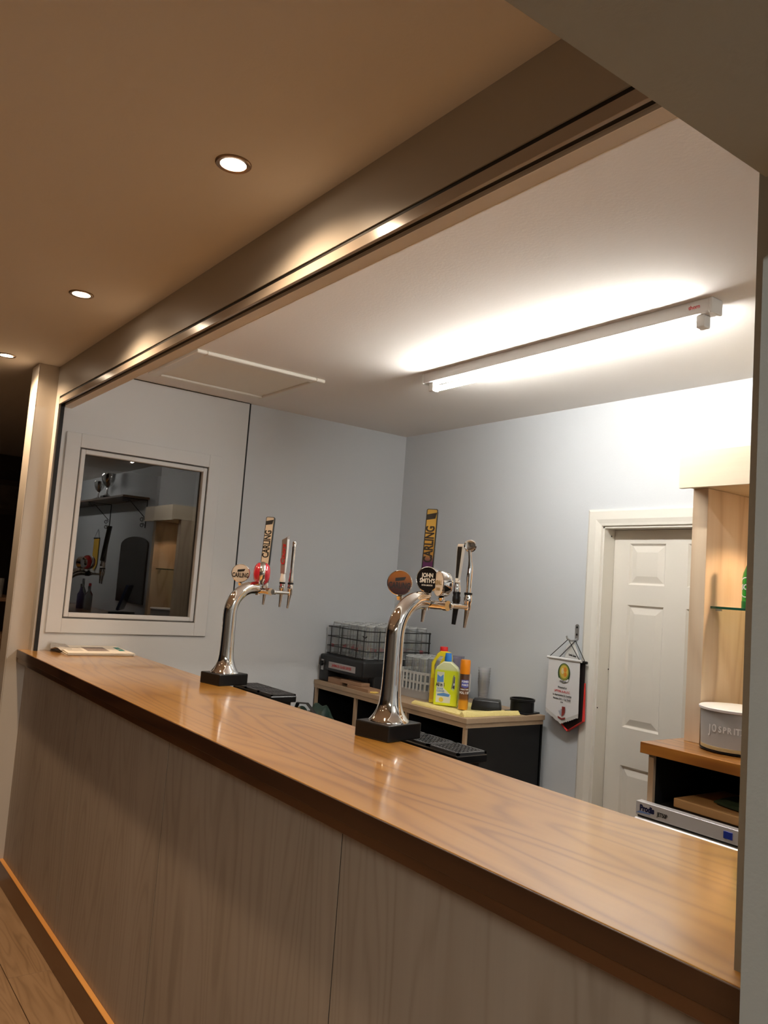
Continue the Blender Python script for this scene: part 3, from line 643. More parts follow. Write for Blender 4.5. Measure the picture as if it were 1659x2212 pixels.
# glass dryer
M_dry = mat('charcoal plastic', (0.013, 0.013, 0.0145), 0.4, rvar=0.1, spec=0.4)
t = thing('glass_dryer', 'charcoal glass drying machine on the left end of the back counter', 'glass dryer', (-4.335, 3.15, BC))
def P(o): o.location = (4.335, -3.15, -BC); return o
DX, DY = (-4.585, -4.085), (2.895, 3.43)
m = MB(); m.box(*DX, *DY, 1.0, 1.103, 0.012, 3); m.box(-4.585, -4.48, 2.895, 3.43, BC, 1.02, 0.010, 2); m.box(-4.155, -4.085, 2.985, 3.43, BC, 1.02, 0.010, 2); m.box(-4.5, -4.14, 2.98, 3.43, BC, 1.02)
P(m.build('housing', M_dry, t, True, 40))
P(MB().box(-4.47, -4.165, 2.8925, 2.896, 1.022, 1.062, 0.0012).build('name_plate', mat('pale plate', (0.45, 0.42, 0.42), 0.4), t))
o = text('lettering', 'JARMACK GLASS DRYER', 0.024, M_red, t, (-4.3175+4.335, 2.892-3.15, 1.042-BC), (1, 0, 0), (0, 0, 1), 0.02, 0.86)
P(MB().box(-4.56, -4.53, 2.8925, 2.896, 1.00, 1.068, 0.001).build('switch_plate', M_greym, t))
P(MB().lathe([(0.016, 0), (0.017, 0.004), (0.014, 0.015), (0.0, 0.016)], 20, frame_mat((-4.545, 2.8925, 1.043), (1, 0, 0), (0, 0, 1))).build('knob', M_blackp, t, True))
# wooden offcuts
for i, (x0, x1, y0, y1, z0, z1, rz, lab) in enumerate((
        (-4.472, -4.31, 2.90, 2.97, BC, BC+0.034, 0.02, 'short timber offcut under the left side of the glass dryer'),
        (-4.30, -4.09, 2.888, 2.955, BC+0.021, BC+0.041, 0.06, 'thin timber offcut lying across another one at the front of the back counter'),
        (-4.225, -3.985, 2.880, 2.968, BC, BC+0.020, -0.04, 'wider timber offcut underneath a thinner one at the front of the back counter'))):
    o = MB().box(-(x1-x0)/2, (x1-x0)/2, -(y1-y0)/2, (y1-y0)/2, 0, z1-z0, 0.0012).build('timber_offcut', M_block, None, False, 35, ((x0+x1)/2, (y0+y1)/2, z0+0.0005), (0, 0, rz)); tag(o, lab, 'timber')
# wire basket
BXs, BYs = (-4.575, -4.120), (2.935, 3.452); BZ = 1.104
t = thing('glass_basket', 'black wire basket of upturned pint glasses on the glass dryer', 'basket', ((BXs[0]+BXs[1])/2, sum(BYs)/2, BZ))
ox, oy = t.location.x, t.location.y
for z in (1.284, 1.222, 1.160, 1.110):
    r_ = rrect(BXs[1]-BXs[0], BYs[1]-BYs[0], 0.012, 3)
    MB().tube([(x, y, z-BZ) for x, y in r_], 0.0032, 8, True).build('rail', M_wire, t, True)
for x in (BXs[0]+0.05, -4.40, -4.225, BXs[1]-0.025):
    for y in (BYs[0]-0.003, BYs[1]+0.003): MB().cyl((x-ox, y-oy, 0.001), (x-ox, y-oy, 1.290-BZ), 0.003, n=8).build('post', M_wire, t, True)
for y in (3.03, 3.2, 3.436):
    for x in (BXs[0]-0.003, BXs[1]+0.003): MB().cyl((x-ox, y-oy, 0.001), (x-ox, y-oy, 1.290-BZ), 0.003, n=8).build('post', M_wire, t, True)
mesh = MB()
for i in range(1, 12): x = BXs[0]+(BXs[1]-BXs[0])*i/12-ox; mesh.cyl((x, BYs[0]-oy, 0.0065), (x, BYs[1]-oy, 0.0065), 0.0018, n=6)
mesh.build('floor_wires', M_wire, t, True)
# pint glasses
def pint(label, group, loc, k=1.0, logo=None, H=0.205, r=0.0385):
    g = thing('pint_glass', label, 'glass', loc, 0, group)
    MB().lathe([(0.0, H-0.012), (r*0.80, H-0.012), (r*0.84, H-0.004), (r*0.82, H), (0.0, H-0.001)], 24, cap0=False).lathe([(r*1.03, 0.0), (r*1.03, H*0.3), (r*0.96, H*0.75), (r*0.84, H-0.005)], 24, cap0=False, cap1=False).build('glass_body', M_glass, g, True, 50)
    MB().lathe([(r*1.03, 0.0), (r*1.05, 0.0015), (r*1.03, 0.004)], 24, cap0=False, cap1=False).lathe([(r*0.70, H-0.010), (r*0.83, H-0.008), (r*0.845, H-0.003), (r*0.82, H+0.0004), (r*0.74, H+0.0004)], 24, cap0=False, cap1=False).build('glass_foot', M_glassrim, g, True, 60)
    if logo:
        MB().prism([(-0.017, 0.010), (0, 0.0), (0.017, 0.010), (0.017, 0.018), (0, 0.008), (-0.017, 0.018)], 0, 0.0003, frame_mat((0.012, -r*1.03, 0.125), (1, 0.3, 0), (0, 0, 1))).build('emblem', logo, g)
    else:
        q = MB()
        for a in range(3): q.prism([(-0.012, 0.004*a*2), (0.012, 0.004*a*2), (0.010, 0.004*a*2+0.004), (-0.010, 0.004*a*2+0.004)], 0, 0.0003, frame_mat((0.010, -r*1.03, 0.040), (1, 0.3, 0), (0, 0, 1)))
        q.build('print_mark', M_redmark, g)
    return g
M_redmark = mat('faded red print', (0.42, 0.05, 0.06), 0.5)
ORD = ('first', 'second', 'third', 'fourth', 'fifth', 'sixth', 'seventh', 'eighth')
p0 = None; rg = random.Random(5)
for i in range(5):
    for j in range(6):
        x = BXs[0]+0.0475+i*0.0900; y = BYs[0]+0.0475+j*0.0845
        loc = (x+rg.uniform(-.0006, .0006), y+rg.uniform(-.0006, .0006), BZ+0.0090)
        if i == 4 and j == 0:
            pint('upturned pint glass with black chevron at the near corner of the wire basket', None, loc, logo=M_ink); continue
        lab = 'pint glass in wire basket, %s row from bar, %s from left end' % (ORD[j], ORD[i])
        if p0 is None: p0 = pint(lab, 'pint glasses in the wire basket', loc)
        else: dup(p0, loc, rg.uniform(-0.5, 0.9), lab)
# dishwasher rack of glasses
RX, RY = (-4.030, -3.640), (3.055, 3.435)
t = thing('glass_rack', 'pale grey plastic rack of glasses behind the nearer beer font', 'rack', (sum(RX)/2, sum(RY)/2, BC))
M_rack = mat('pale grey plastic', (0.55, 0.55, 0.53), 0.4)
w_, h_ = RX[1]-RX[0], RY[1]-RY[0]
poly = rrect(w_, h_, 0.11, 6)
def wall_ring(z0, z1, th, nm, mt):
    inn = [(x*(1-2*th/w_), y*(1-2*th/h_)) for x, y in poly]
    b = bmesh.new(); n = len(poly)
    ra = [[b.verts.new((x, y, z)) for x, y in P_] for P_, z in ((poly, z0), (poly, z1), (inn, z1), (inn, z0))]
    for A, B in zip(ra, ra[1:]+ra[:1]):
        for i in range(n): b.faces.new((A[i], A[(i+1) % n], B[(i+1) % n], B[i]))
    q = MB(); q._add(b); return q.build(nm, mt, t, True, 50)
wall_ring(0.001, 0.052, 0.006, 'base_band', mat('grey base band', (0.36, 0.36, 0.36), 0.35))
wall_ring(0.088, 0.100, 0.007, 'middle_rim', M_rack); wall_ring(0.140, 0.154, 0.007, 'top_rim', M_rack)
per = []
for (xa, ya), (xb, yb) in zip(poly, poly[1:]+poly[:1]):
    d = math.hypot(xb-xa, yb-ya); n = max(1, round(d/0.034))
    for i in range(n): per.append((xa+(xb-xa)*i/n, ya+(yb-ya)*i/n))
for x, y in per:
    MB().box(x-0.004, x+0.004, y-0.004, y+0.004, 0.045, 0.150).build('stave', M_rack, t)
MB().prism([(x*0.96, y*0.96) for x, y in poly], 0.012, 0.02).build('rack_floor', M_rack, t)
gl0 = None
for i in range(5):
    for j in range(5):
        if ((i in (0, 4)) and (j in (0, 4))) or (i == 4 and j == 3) or (i == 3 and j == 4): continue
        loc = (RX[0]+0.060+i*0.0675, RY[0]+0.055+j*0.0675, BC+0.0205)
        lab = 'clear glass in pale grey rack, %s row from bar, %s from left' % (ORD[j], ORD[i])
        if gl0 is None:
            gl0 = thing('half_pint_glass', lab, 'glass', loc, 0, 'glasses in the pale grey rack')
            MB().lathe([(0.0318, 0.0), (0.0318, 0.06), (0.029, 0.16), (0.0255, 0.213), (0.0, 0.215)], 18, cap0=False, cap1=False).build('glass_body', M_glass, gl0, True, 50)
            MB().lathe([(0.022, 0.208), (0.0262, 0.210), (0.0262, 0.214), (0.022, 0.2158)], 18, cap0=False, cap1=False).build('glass_foot', M_glassrim, gl0, True, 60)
        else: dup(gl0, loc, None, lab)
# ---- cloth
t = MB()
random.seed(11)
NX, NY = 26, 18; secs = []
def cloth_z(u, v):
    z = 0.0066+0.0012*math.sin(u*7+v*3)+0.0010*math.sin(v*11)
    if v < 0.12: z += 0.014*math.sin((0.12-v)/0.12*PI*0.9)*(1-0.35*u)
    if u > 0.945: z += 0.022*math.sin((u-0.945)/0.055*PI)
    return z
ct = Vector((-3.585, 2.885)); ux = Vector((0.440, 0.02)); vy = Vector((0.015, 0.395))
b = bmesh.new(); top = []; bot = []
for i in range(NX+1):
    ra, rb = [], []
    for j in range(NY+1):
        u, v = i/NX, j/NY
        p = ct+ux*(u+0.012*math.sin(v*9))+vy*(v+0.02*math.sin(u*5)-0.05*max(0, u-0.55)+0.045*max(0, 0.3-u))
        ra.append(b.verts.new((p.x, p.y, BC+cloth_z(u, v)))); rb.append(b.verts.new((p.x, p.y, BC+0.0008)))
    top.append(ra); bot.append(rb)
for i in range(NX):
    for j in range(NY):
        b.faces.new((top[i][j], top[i+1][j], top[i+1][j+1], top[i][j+1])); b.faces.new((bot[i][j], bot[i][j+1], bot[i+1][j+1], bot[i+1][j]))
for i in range(NX):
    b.faces.new((top[i][0], bot[i][0], bot[i+1][0], top[i+1][0])); b.faces.new((top[i][NY], top[i+1][NY], bot[i+1][NY], bot[i][NY]))
for j in range(NY):
    b.faces.new((top[0][j], top[0][j+1], bot[0][j+1], bot[0][j])); b.faces.new((top[NX][j], bot[NX][j], bot[NX][j+1], top[NX][j+1]))
t._add(b); o = t.build('cloth', mat('yellow waffle cloth', (0.80, 0.68, 0.28), 0.9, bump=0.6, bscale=160), None, True, 70)
tag(o, 'pale yellow waffle cloth spread under the cleaning bottles on the back counter', 'cloth')
CZ = BC+0.0092
# ---- cleaning bottles (built facing -y, then turned to the customer side)
def rsec(w_, d_, z, r=0.012, n=3, cx=0.0):
    return [(x+cx, y, z) for x, y in rrect(w_, d_, min(r, w_/2-.001, d_/2-.001), n)]
FACE = math.radians(40)
# clear yellow-green floor cleaner with a pierced grip: outline prism with a hole
t = thing('cleaner_bottle', 'yellow-green floor cleaner bottle with blue cap on the yellow cloth', 'bottle', (-3.448, 3.022, CZ), FACE)
out = [(-0.064, 0.0), (0.064, 0.0), (0.067, 0.004), (0.067, 0.19), (0.058, 0.212), (0.020, 0.243), (-0.020, 0.243), (-0.058, 0.212), (-0.067, 0.19), (-0.067, 0.004)]
hole = [(0.030, 0.095), (0.045, 0.085), (0.050, 0.10), (0.050, 0.16), (0.042, 0.176), (0.036, 0.160), (0.034, 0.13)]
b = bmesh.new(); TH = 0.030
def ear(outer, inner, y):
    vs = [b.verts.new((x, y, z)) for x, z in outer]; vi = [b.verts.new((x, y, z)) for x, z in inner]
    eo = [b.edges.new((vs[i], vs[(i+1) % len(vs)])) for i in range(len(vs))]; ei = [b.edges.new((vi[i], vi[(i+1) % len(vi)])) for i in range(len(vi))]
    bmesh.ops.triangle_fill(b, use_beauty=True, edges=eo+ei); return vs, vi
i2 = lambda P_, k: [(x*k, (z-0.12)*k+0.12) for x, z in P_]
f0, h0 = ear(i2(out, 0.95), hole, -TH); f1, h1 = ear(i2(out, 0.95), hole, TH)
o0 = [b.verts.new((x, -TH*0.7, z)) for x, z in out]; o1 = [b.verts.new((x, TH*0.7, z)) for x, z in out]
for A, B in ((f0, o0), (o0, o1), (o1, f1), (h0, h1)):
    n = len(A)
    for i in range(n): b.faces.new((A[i], A[(i+1) % n], B[(i+1) % n], B[i]))
q = MB(); q._add(b); q.build('bottle_body', gradient_z('yellow green liquid', [(0, (0.62, 0.68, 0.02)), (0.78, (0.66, 0.74, 0.03)), (0.82, (0.70, 0.75, 0.40)), (1, (0.75, 0.78, 0.50))], 0, 0.245, 0.25, 0.3), t, False)
MB().lathe([(0.019, 0.238), (0.0205, 0.243), (0.0205, 0.262), (0.0165, 0.286), (0.015, 0.289), (0, 0.289)], 24).build('cap', mat('blue cap', (0.03, 0.20, 0.62), 0.35), t, True)
lab = MB().prism([(-0.052, 0.018), (0.028, 0.018), (0.030, 0.062), (-0.012, 0.10), (-0.012, 0.185), (-0.052, 0.185)], 0.0, 0.0006, Matrix(((1, 0, 0, 0), (0, 0, -1, -TH), (0, 1, 0, 0), (0, 0, 0, 1)))).build('label', mat('cream label', (0.70, 0.70, 0.56), 0.4), t)
Mb = mat('blue label print', (0.10, 0.25, 0.55), 0.4)
text('lettering', 'All in 1', 0.028, M_ink, lab, (-0.030, -TH-0.0010, 0.115), (1, 0, 0.03), (0, 0, 1), 0.04, 0.62)
MB().prism([(-0.050, 0.128), (-0.014, 0.130), (-0.016, 0.172), (-0.032, 0.158), (-0.050, 0.170)], 0.0006, 0.0010, Matrix(((1, 0, 0, 0), (0, 0, -1, -TH), (0, 1, 0, 0), (0, 0, 0, 1)))).build('label_print', Mb, lab)
text('lettering', 'FLOOR', 0.013, Mb, lab, (-0.030, -TH-0.0010, 0.093), (1, 0, 0), (0, 0, 1), 0.03, 0.8); text('lettering', 'CLEANER', 0.013, Mb, lab, (-0.028, -TH-0.0010, 0.080), (1, 0, 0), (0, 0, 1), 0.03, 0.8)
MB().lathe([(0.013, 0), (0.013, 0.0004), (0, 0.0004)], 16, Matrix.Translation((-0.022, -TH-0.0006, 0.034)) @ Matrix.Rotation(PI/2, 4, 'X')).build('label_print', mat('lemon print', (0.75, 0.55, 0.05), 0.4), lab)
MB().prism([(-0.045, 0.055), (0.020, 0.052), (0.026, 0.066), (-0.01, 0.072), (-0.045, 0.064)], 0.0006, 0.0010, Matrix(((1, 0, 0, 0), (0, 0, -1, -TH), (0, 1, 0, 0), (0, 0, 0, 1)))).build('label_print', Mb, lab)
# opaque yellow jug with moulded handle behind it
t = thing('bleach_bottle', 'yellow bottle with red cap and moulded handle, behind the yellow-green one', 'bottle', (-3.535, 3.055, CZ), FACE+0.1)
MY = mat('opaque yellow plastic', (0.78, 0.62, 0.02), 0.35)
out = [(-0.058, 0.0), (0.050, 0.0), (0.056, 0.006), (0.056, 0.26), (0.046, 0.284), (0.020, 0.292), (-0.012, 0.292), (-0.03, 0.276), (-0.060, 0.225), (-0.062, 0.006)]
hole = [(-0.040, 0.165), (-0.022, 0.160), (-0.018, 0.20), (-0.004, 0.246), (0.006, 0.262), (-0.012, 0.266), (-0.032, 0.240), (-0.043, 0.205)]
b = bmesh.new(); TH = 0.034
f0, h0 = ear([(x*0.94, (z-0.14)*0.97+0.14) for x, z in out], hole, -TH); f1, h1 = ear([(x*0.94, (z-0.14)*0.97+0.14) for x, z in out], hole, TH)
o0 = [b.verts.new((x, -TH*0.65, z)) for x, z in out]; o1 = [b.verts.new((x, TH*0.65, z)) for x, z in out]
for A, B in ((f0, o0), (o0, o1), (o1, f1), (h0, h1)):
    n = len(A)
    for i in range(n): b.faces.new((A[i], A[(i+1) % n], B[(i+1) % n], B[i]))
q = MB(); q._add(b); q.build('bottle_body', MY, t)
MB().lathe([(0.020, 0.288), (0.023, 0.291), (0.023, 0.312), (0.021, 0.316), (0, 0.316)], 24, Matrix.Translation((0.004, 0, 0))).build('cap', mat('red cap', (0.62, 0.02, 0.02), 0.35), t, True)
MB().box(-0.0645, -0.0615, -0.018, 0.018, 0.065, 0.095).build('label', mat('grey label band', (0.35, 0.28, 0.20), 0.5), t)
MB().box(-0.058, 0.05, -0.0345, -0.0338, 0.02, 0.14).build('label', mat('orange label', (0.72, 0.42, 0.02), 0.45), t)
# furniture polish aerosol
t = thing('aerosol_can', 'brown aerosol polish can with orange cap on the front edge of the cloth', 'spray can', (-3.322, 3.038, CZ), math.radians(38))
R_ = 0.0268
MB().lathe([(0, 0), (R_*0.94, 0.0), (R_, 0.004), (R_, 0.186), (R_*0.9, 0.196)], 32).build('can_body', gradient_z('brown can print', [(0, (0.60, 0.26, 0.01)), (0.24, (0.58, 0.25, 0.01)), (0.30, (0.16, 0.06, 0.02)), (1, (0.06, 0.025, 0.012))], 0, 0.19, 0.28, 0.3), t, True)
MB().lathe([(R_*1.02, 0.190), (R_*1.04, 0.192), (R_*1.04, 0.258), (R_*0.96, 0.266), (0, 0.267)], 32).build('cap', mat('orange cap', (0.85, 0.27, 0.01), 0.35), t, True)
def wrap(s, size, z, mt, a0):
    W_ = []
    for i, ch in enumerate(s):
        a = a0+(i-(len(s)-1)/2)*size*0.60/R_
        n = Vector((math.sin(a), -math.cos(a), 0)); text('lettering', ch, size, mt, t, (n.x*(R_+0.0008), n.y*(R_+0.0008), z), Vector((0, 0, 1)).cross(n), (0, 0, 1), 0.04, 0.85)
Mblu = mat('blue print', (0.08, 0.09, 0.35), 0.4); Mwhi = mat('white lettering', (0.8, 0.8, 0.78), 0.4)
q = MB()
for a in range(9):
    an = math.radians(-25+a*10); an2 = math.radians(-15+a*10)
    q.loft([[(math.sin(x_)*(R_+e), -math.cos(x_)*(R_+e), z) for x_, e in ((an, 0.0003), (an2, 0.0003), (an2, 0.0006), (an, 0.0006))] for z in (0.115+0.006*abs(a-4)/4, 0.160)])
q.build('label_print', Mblu, t)
wrap('POWER', 0.014, 0.150, Mwhi, 0.35); wrap('FORCE', 0.013, 0.132, Mwhi, 0.38); wrap('FURNITURE', 0.009, 0.108, Mwhi, 0.3); wrap('POLISH', 0.017, 0.090, Mwhi, 0.3)
# black box
t = thing('black_box', 'small black plastic box on the cloth right of the aerosol can', 'box', (-3.285, 3.180, CZ), math.radians(42))
MB().loft([rsec(0.160, 0.108, 0.0, 0.006), rsec(0.162, 0.110, 0.008, 0.006), rsec(0.150, 0.098, 0.046, 0.008), rsec(0.144, 0.092, 0.054, 0.008), rsec(0.140, 0.088, 0.055, 0.006)]).build('box_body', M_blackp, t, True, 40)
MB().box(-0.060, 0.060, -0.034, 0.034, 0.0548, 0.0562, 0.0005).build('lid_panel', M_blackp, t)
# ashtray-like round black tub on a square foot
t = thing('ash_tub', 'round black tub on a square foot at the right end of the back counter', 'tub', (-3.205, 3.375, BC), math.radians(12))
MB().box(-0.072, 0.072, -0.072, 0.072, 0.0, 0.008, 0.002).build('foot', M_blackp, t)
MB().lathe([(0.066, 0.008), (0.066, 0.062), (0.070, 0.066), (0.070, 0.078), (0.064, 0.078), (0.060, 0.03), (0, 0.03)], 36, cap0=False).build('tub_wall', M_blackp, t, True)
# violet tinted tumblers
for (x, y, lab) in ((RX[0]+0.060+4*0.0675-0.005, RY[0]+0.055+3*0.0675, 'violet tinted tumbler at the right end of the pale grey rack'), (-3.757, 3.375, 'violet tinted tumbler at the far corner of the pale grey rack')):
    t = thing('tumbler', lab, 'tumbler', (x, y, BC+0.0205))
    MB().lathe([(0.031, 0.0), (0.0335, 0.10), (0.0365, 0.222), (0.0375, 0.226), (0.0365, 0.230)], 28, cap0=True, cap1=False).build('tumbler_body', M_purple, t, True, 50)
# nested clear plastic cups
base = None
for i in range(6):
    loc = (-3.575, 3.425, BC+0.0005+i*0.0165)
    lab = 'clear plastic cup in the nested stack by rear wall, %s from bottom' % ORD[i]
    if base is None:
        base = thing('plastic_cup', lab, 'cup', loc, 0, 'nested plastic cups')
        MB().lathe([(0, 0.001), (0.026, 0.0), (0.036, 0.115), (0.038, 0.118), (0.0375, 0.120)], 28, cap0=False, cap1=False).build('cup_body', M_plastic, base, True, 50)
    else: dup(base, loc, None, lab)
# beer mat card by the rack
o = MB().box(-0.03, 0.03, -0.02, 0.02, 0, 0.008, 0.002).build('yellow_sponge', mat('sponge', (0.75, 0.55, 0.15), 0.9, bump=0.4), None, False, 35, (-3.985, 2.91, BC+0.0005), (0, 0, 0.3)); tag(o, 'tiny yellow sponge between the timber offcuts and the nearer beer font', 'sponge')

# green bag standing in front of the back counter
t = thing('green_bag', 'dark green fabric bag standing in front of the left end of the back counter', 'bag', (-4.13, 2.60, FLOOR))
b = bmesh.new(); bmesh.ops.create_icosphere(b, subdivisions=5, radius=1.0)
for v in b.verts:
    c = v.co.copy(); r = 1+0.07*math.sin(c.x*7+c.y*4)+0.05*math.sin(c.y*11-c.z*5)+0.05*math.sin(c.x*19+c.z*9)
    z = max(-0.96, c.z); v.co = Vector((c.x*0.31*r, c.y*0.14*r, 0.46+math.copysign(abs(z)**0.7, z)*0.455+0.035*math.sin(c.x*7.5)*max(0, z)+0.012*math.sin(c.x*23+c.y*8)*max(0, z)))
q = MB(); q._add(b); q.build('bag_body', mat('dark green nylon', (0.008, 0.026, 0.020), 0.6, bump=0.4, bscale=24), t, True, 80)
MB().tube([(-0.15, -0.05, 0.86), (-0.08, -0.07, 0.93), (0.04, -0.08, 0.945), (0.14, -0.04, 0.86)], 0.012, 10, squash=0.4).build('bag_strap', mat('black strap', (0.015, 0.015, 0.015), 0.6), t, True)
MB().lathe([(0, 0), (0.008, 0.002), (0.008, 0.020), (0, 0.022)], 10, Matrix.Translation((-0.015, -0.10, 0.895))).build('bag_toggle', M_gold, t, True)

# ------------------------------------------------------------------ pennants on the hook
t = thing('wall_hook', 'grey metal hook screwed to the rear wall above the pennants', 'hook', (-2.944, YREAR, 1.40))
MB().prism(rrect(0.026, 0.088, 0.012), 0, 0.004, frame_mat((0, 0, 0), (1, 0, 0), (0, 0, 1))).build('back_plate', M_greym, t)
for z in (0.027, -0.012): MB().lathe([(0, 0.004), (0.006, 0.004), (0.004, 0.0065), (0, 0.0068)], 12, frame_mat((0, 0, z), (1, 0, 0), (0, 0, 1))).build('screw', M_black, t)
MB().tube([(0, -0.003, -0.036), (-0.002, -0.020, -0.046), (-0.008, -0.045, -0.046), (-0.018, -0.058, -0.036), (-0.022, -0.060, -0.022)], 0.005, 10).build('hook_arm', M_greym, t, True)
M_flag = mat('white satin', (0.74, 0.73, 0.74), 0.6)
def pennant(name, label, loc, rz, wd, h_, tip, mt, trim=None, tw=0.0, fr=None):
    t = thing(name, label, 'pennant', loc, rz)
    n = 12; tp = []; secs = []
    for i in range(n+1):
        u = i/n-0.5; x = u*wd; zb = -h_-tip*(1-abs(u)*2)
        yv = 0.0012*math.sin(u*7)
        secs.append([(x, yv*0.2-0.0006, -0.004), (x*1.02, yv-0.0006, zb*0.5), (x*1.05, yv*1.6-0.0006, zb), (x*1.05, yv*1.6+0.0006, zb), (x*1.02, yv+0.0006, zb*0.5), (x, yv*0.2+0.0006, -0.004)])
    MB().loft(secs).build('pennant_cloth', mt, t, True, 60)
    if trim:
        for sx in (-1, 1):
            MB().tube([(sx*wd*0.515, 0.001, -h_*0.35), (sx*wd*0.525, 0.001, -h_), (0, 0.001, -h_-tip)], [0.006, 0.011, 0.012], 8, squash=0.35).build('trim_band', trim, t, True)
    MB().cyl((-wd/2-0.010, 0, 0), (wd/2+0.010, 0, 0), 0.0075, n=12).build('hanging_bar', M_flag if fr else M_blackp, t, True)
    for sx in (-1, 1): MB().cyl((sx*(wd/2-0.004), 0, 0.004), (-loc[0]-2.968 if False else 0.01, 0.012, 0.108), 0.0022, n=6).build('cord', M_wire, t)
    if fr:
        q = MB(); rr = random.Random(2)
        for i in range(64):
            u = (i+0.5)/64-0.5; x = u*wd*1.05; zb = -h_-tip*(1-abs(u)*2); yv = 0.0012*math.sin(u*7)*1.6
            q.box(x-0.0013, x+0.0010, yv-0.001, yv+0.001, zb-0.020+rr.uniform(-.003, .003), zb+0.002)
        tag(q.build('fringe', fr, t), kind='stuff')
    return t
pennant('pennant', 'black and red pennant hanging behind the white one beside the door casing', (-2.945, 3.462, 1.247), -0.05, 0.200, 0.305, 0.068, mat('black satin', (0.015, 0.010, 0.010), 0.5), mat('red satin trim', (0.62, 0.03, 0.025), 0.45))
t = pennant('pennant', 'white presentation pennant with two crests hanging on the hook beside the door casing', (-2.975, 3.438, 1.252), 0.02, 0.215, 0.275, 0.050, M_flag, fr=mat('white fringe', (0.72, 0.70, 0.68), 0.8))
fm = lambda x, z, d: frame_mat((x, -0.0035-d, z), (1, 0, 0), (0, 0, 1))
def disc(nm, mt, x, z, rx, rz_, d, n=28, a0=0, a1=360):
    pts = [(rx*math.cos(math.radians(a0+(a1-a0)*i/n)), rz_*math.sin(math.radians(a0+(a1-a0)*i/n))) for i in range(n if a1-a0 == 360 else n+1)]
    MB().prism(pts, 0, 0.0003, fm(x, z, d)).build(nm, mt, t)
Mg = mat('dark green print', (0.02, 0.055, 0.02), 0.5); Mgo = mat('gold print', (0.62, 0.45, 0.08), 0.5); Mor = mat('orange print', (0.62, 0.22, 0.03), 0.5)
disc('crest', Mg, 0.006, -0.075, 0.042, 0.053, 0.0); disc('crest', mat('olive print', (0.25, 0.27, 0.05), 0.5), 0.006, -0.070, 0.034, 0.044, 0.0004); disc('crest', Mgo, 0.006, -0.068, 0.027, 0.035, 0.0008)
disc('crest', Mor, 0.014, -0.056, 0.011, 0.013, 0.0012); disc('crest', Mor, 0.016, -0.082, 0.010, 0.012, 0.0012); disc('crest', mat('pale gold print', (0.75, 0.65, 0.35), 0.5), -0.003, -0.064, 0.009, 0.016, 0.0012)
MB().prism([(-0.034, 0.010), (-0.02, 0.0), (0, -0.004), (0.02, 0.0), (0.034, 0.010), (0.031, 0.019), (0.018, 0.010), (0, 0.006), (-0.018, 0.010), (-0.031, 0.019)], 0, 0.0003, fm(0.006, -0.121, 0.0012)).build('crest', M_flag, t)
text('lettering', 'PENNINE A.R.L.', 0.0075, M_ink, t, (0.006, -0.0056, -0.1185), (1, 0, 0), (0, 0, 1), 0.02, 0.9)
for s, z, sz, mt in (('Presented to', -0.152, 0.0135, M_ink), ('UPTON A.R.L.F.C.', -0.174, 0.0165, M_red), ('In Appreciation for hosting', -0.194, 0.0135, M_ink), ('Pennine A.R.L. Cup Finals', -0.214, 0.0135, M_ink), ('2019', -0.231, 0.0105, M_ink)):
    text('lettering', s, sz, mt, t, (0.0, -0.0040, z), (1, 0, 0), (0, 0, 1), 0.015, 0.86)
sh = [(-0.022, 0.024), (0.022, 0.024), (0.022, -0.006), (0.012, -0.022), (0, -0.030), (-0.012, -0.022), (-0.022, -0.006)]
Mmar = mat('maroon print', (0.22, 0.03, 0.025), 0.5)
MB().prism(sh, 0, 0.0003, fm(0.004, -0.276, 0.0)).build('crest', mat('grey print', (0.4, 0.42, 0.48), 0.5), t)
MB().prism([(0.0, 0.024), (0.022, 0.024), (0.022, -0.006), (0.012, -0.022), (0, -0.030)], 0, 0.0003, fm(0.004, -0.276, 0.0004)).build('crest', Mmar, t)
MB().prism([(-0.022, 0.024), (0.0, 0.024), (0.0, 0.010), (-0.010, 0.010), (-0.010, 0.0), (-0.022, 0.0)], 0, 0.0003, fm(0.004, -0.276, 0.0004)).build('crest', M_flag, t)
MB().prism([(-0.026, 0.006), (0, -0.002), (0.026, 0.006), (0.024, -0.004), (0, -0.011), (-0.024, -0.004)], 0, 0.0003, fm(0.004, -0.312, 0.0004)).build('crest', Mmar, t)
t = thing('card', 'small white printed card hanging from the hook behind the pennants', 'card', (-2.955, 3.480, 1.30), -0.04)
MB().prism([(-0.055, -0.05), (0.050, -0.055), (0.042, -0.010), (-0.002, 0.055), (-0.046, 0.020)], 0, 0.0012, frame_mat((0, 0, 0), (1, 0, 0), (0, 0, 1))).build('card_sheet', M_whitep, t)
text('lettering', 'Leeds Lions', 0.0150, M_ink, t, (0.0, -0.0018, -0.026), (1, 0, -0.12), (0.12, 0, 1), 0.04, 0.75)

# ------------------------------------------------------------------ back bar unit at the right
GX0, GX1 = -1.955, -1.19
t = thing('back_bar', 'orange-brown wooden back bar shelf over the glasswasher', 'counter', (-1.55, 3.1, FLOOR))
def P(o): o.location = (1.55, -3.1, -FLOOR); return o
P(MB().box(GX0, GX1, 2.72, YREAR-0.001, 1.007, 1.049, 0.002, 2).build('shelf_top', M_back_top, t))
P(MB().box(-1.925, -1.902, 2.735, YREAR-0.002, FLOOR, 1.0065).build('side_panel', M_edgez, t))
P(MB().box(-1.902, -1.9005, 2.750, YREAR-0.002, FLOOR, 1.0065).box(-1.9005, GX1-0.001, YREAR-0.02, YREAR-0.002, FLOOR, 1.0065).box(GX1-0.02, GX1-0.001, 2.735, YREAR-0.02, FLOOR, 1.0065).build('inner_lining', M_blackm, t))
t = thing('display_unit', 'pale timber shelving unit standing on the back bar with a boxed pelmet on top', 'shelving unit', (-1.55, 3.2, 1.05))
def P(o): o.location = (1.55, -3.2, -1.05); return o
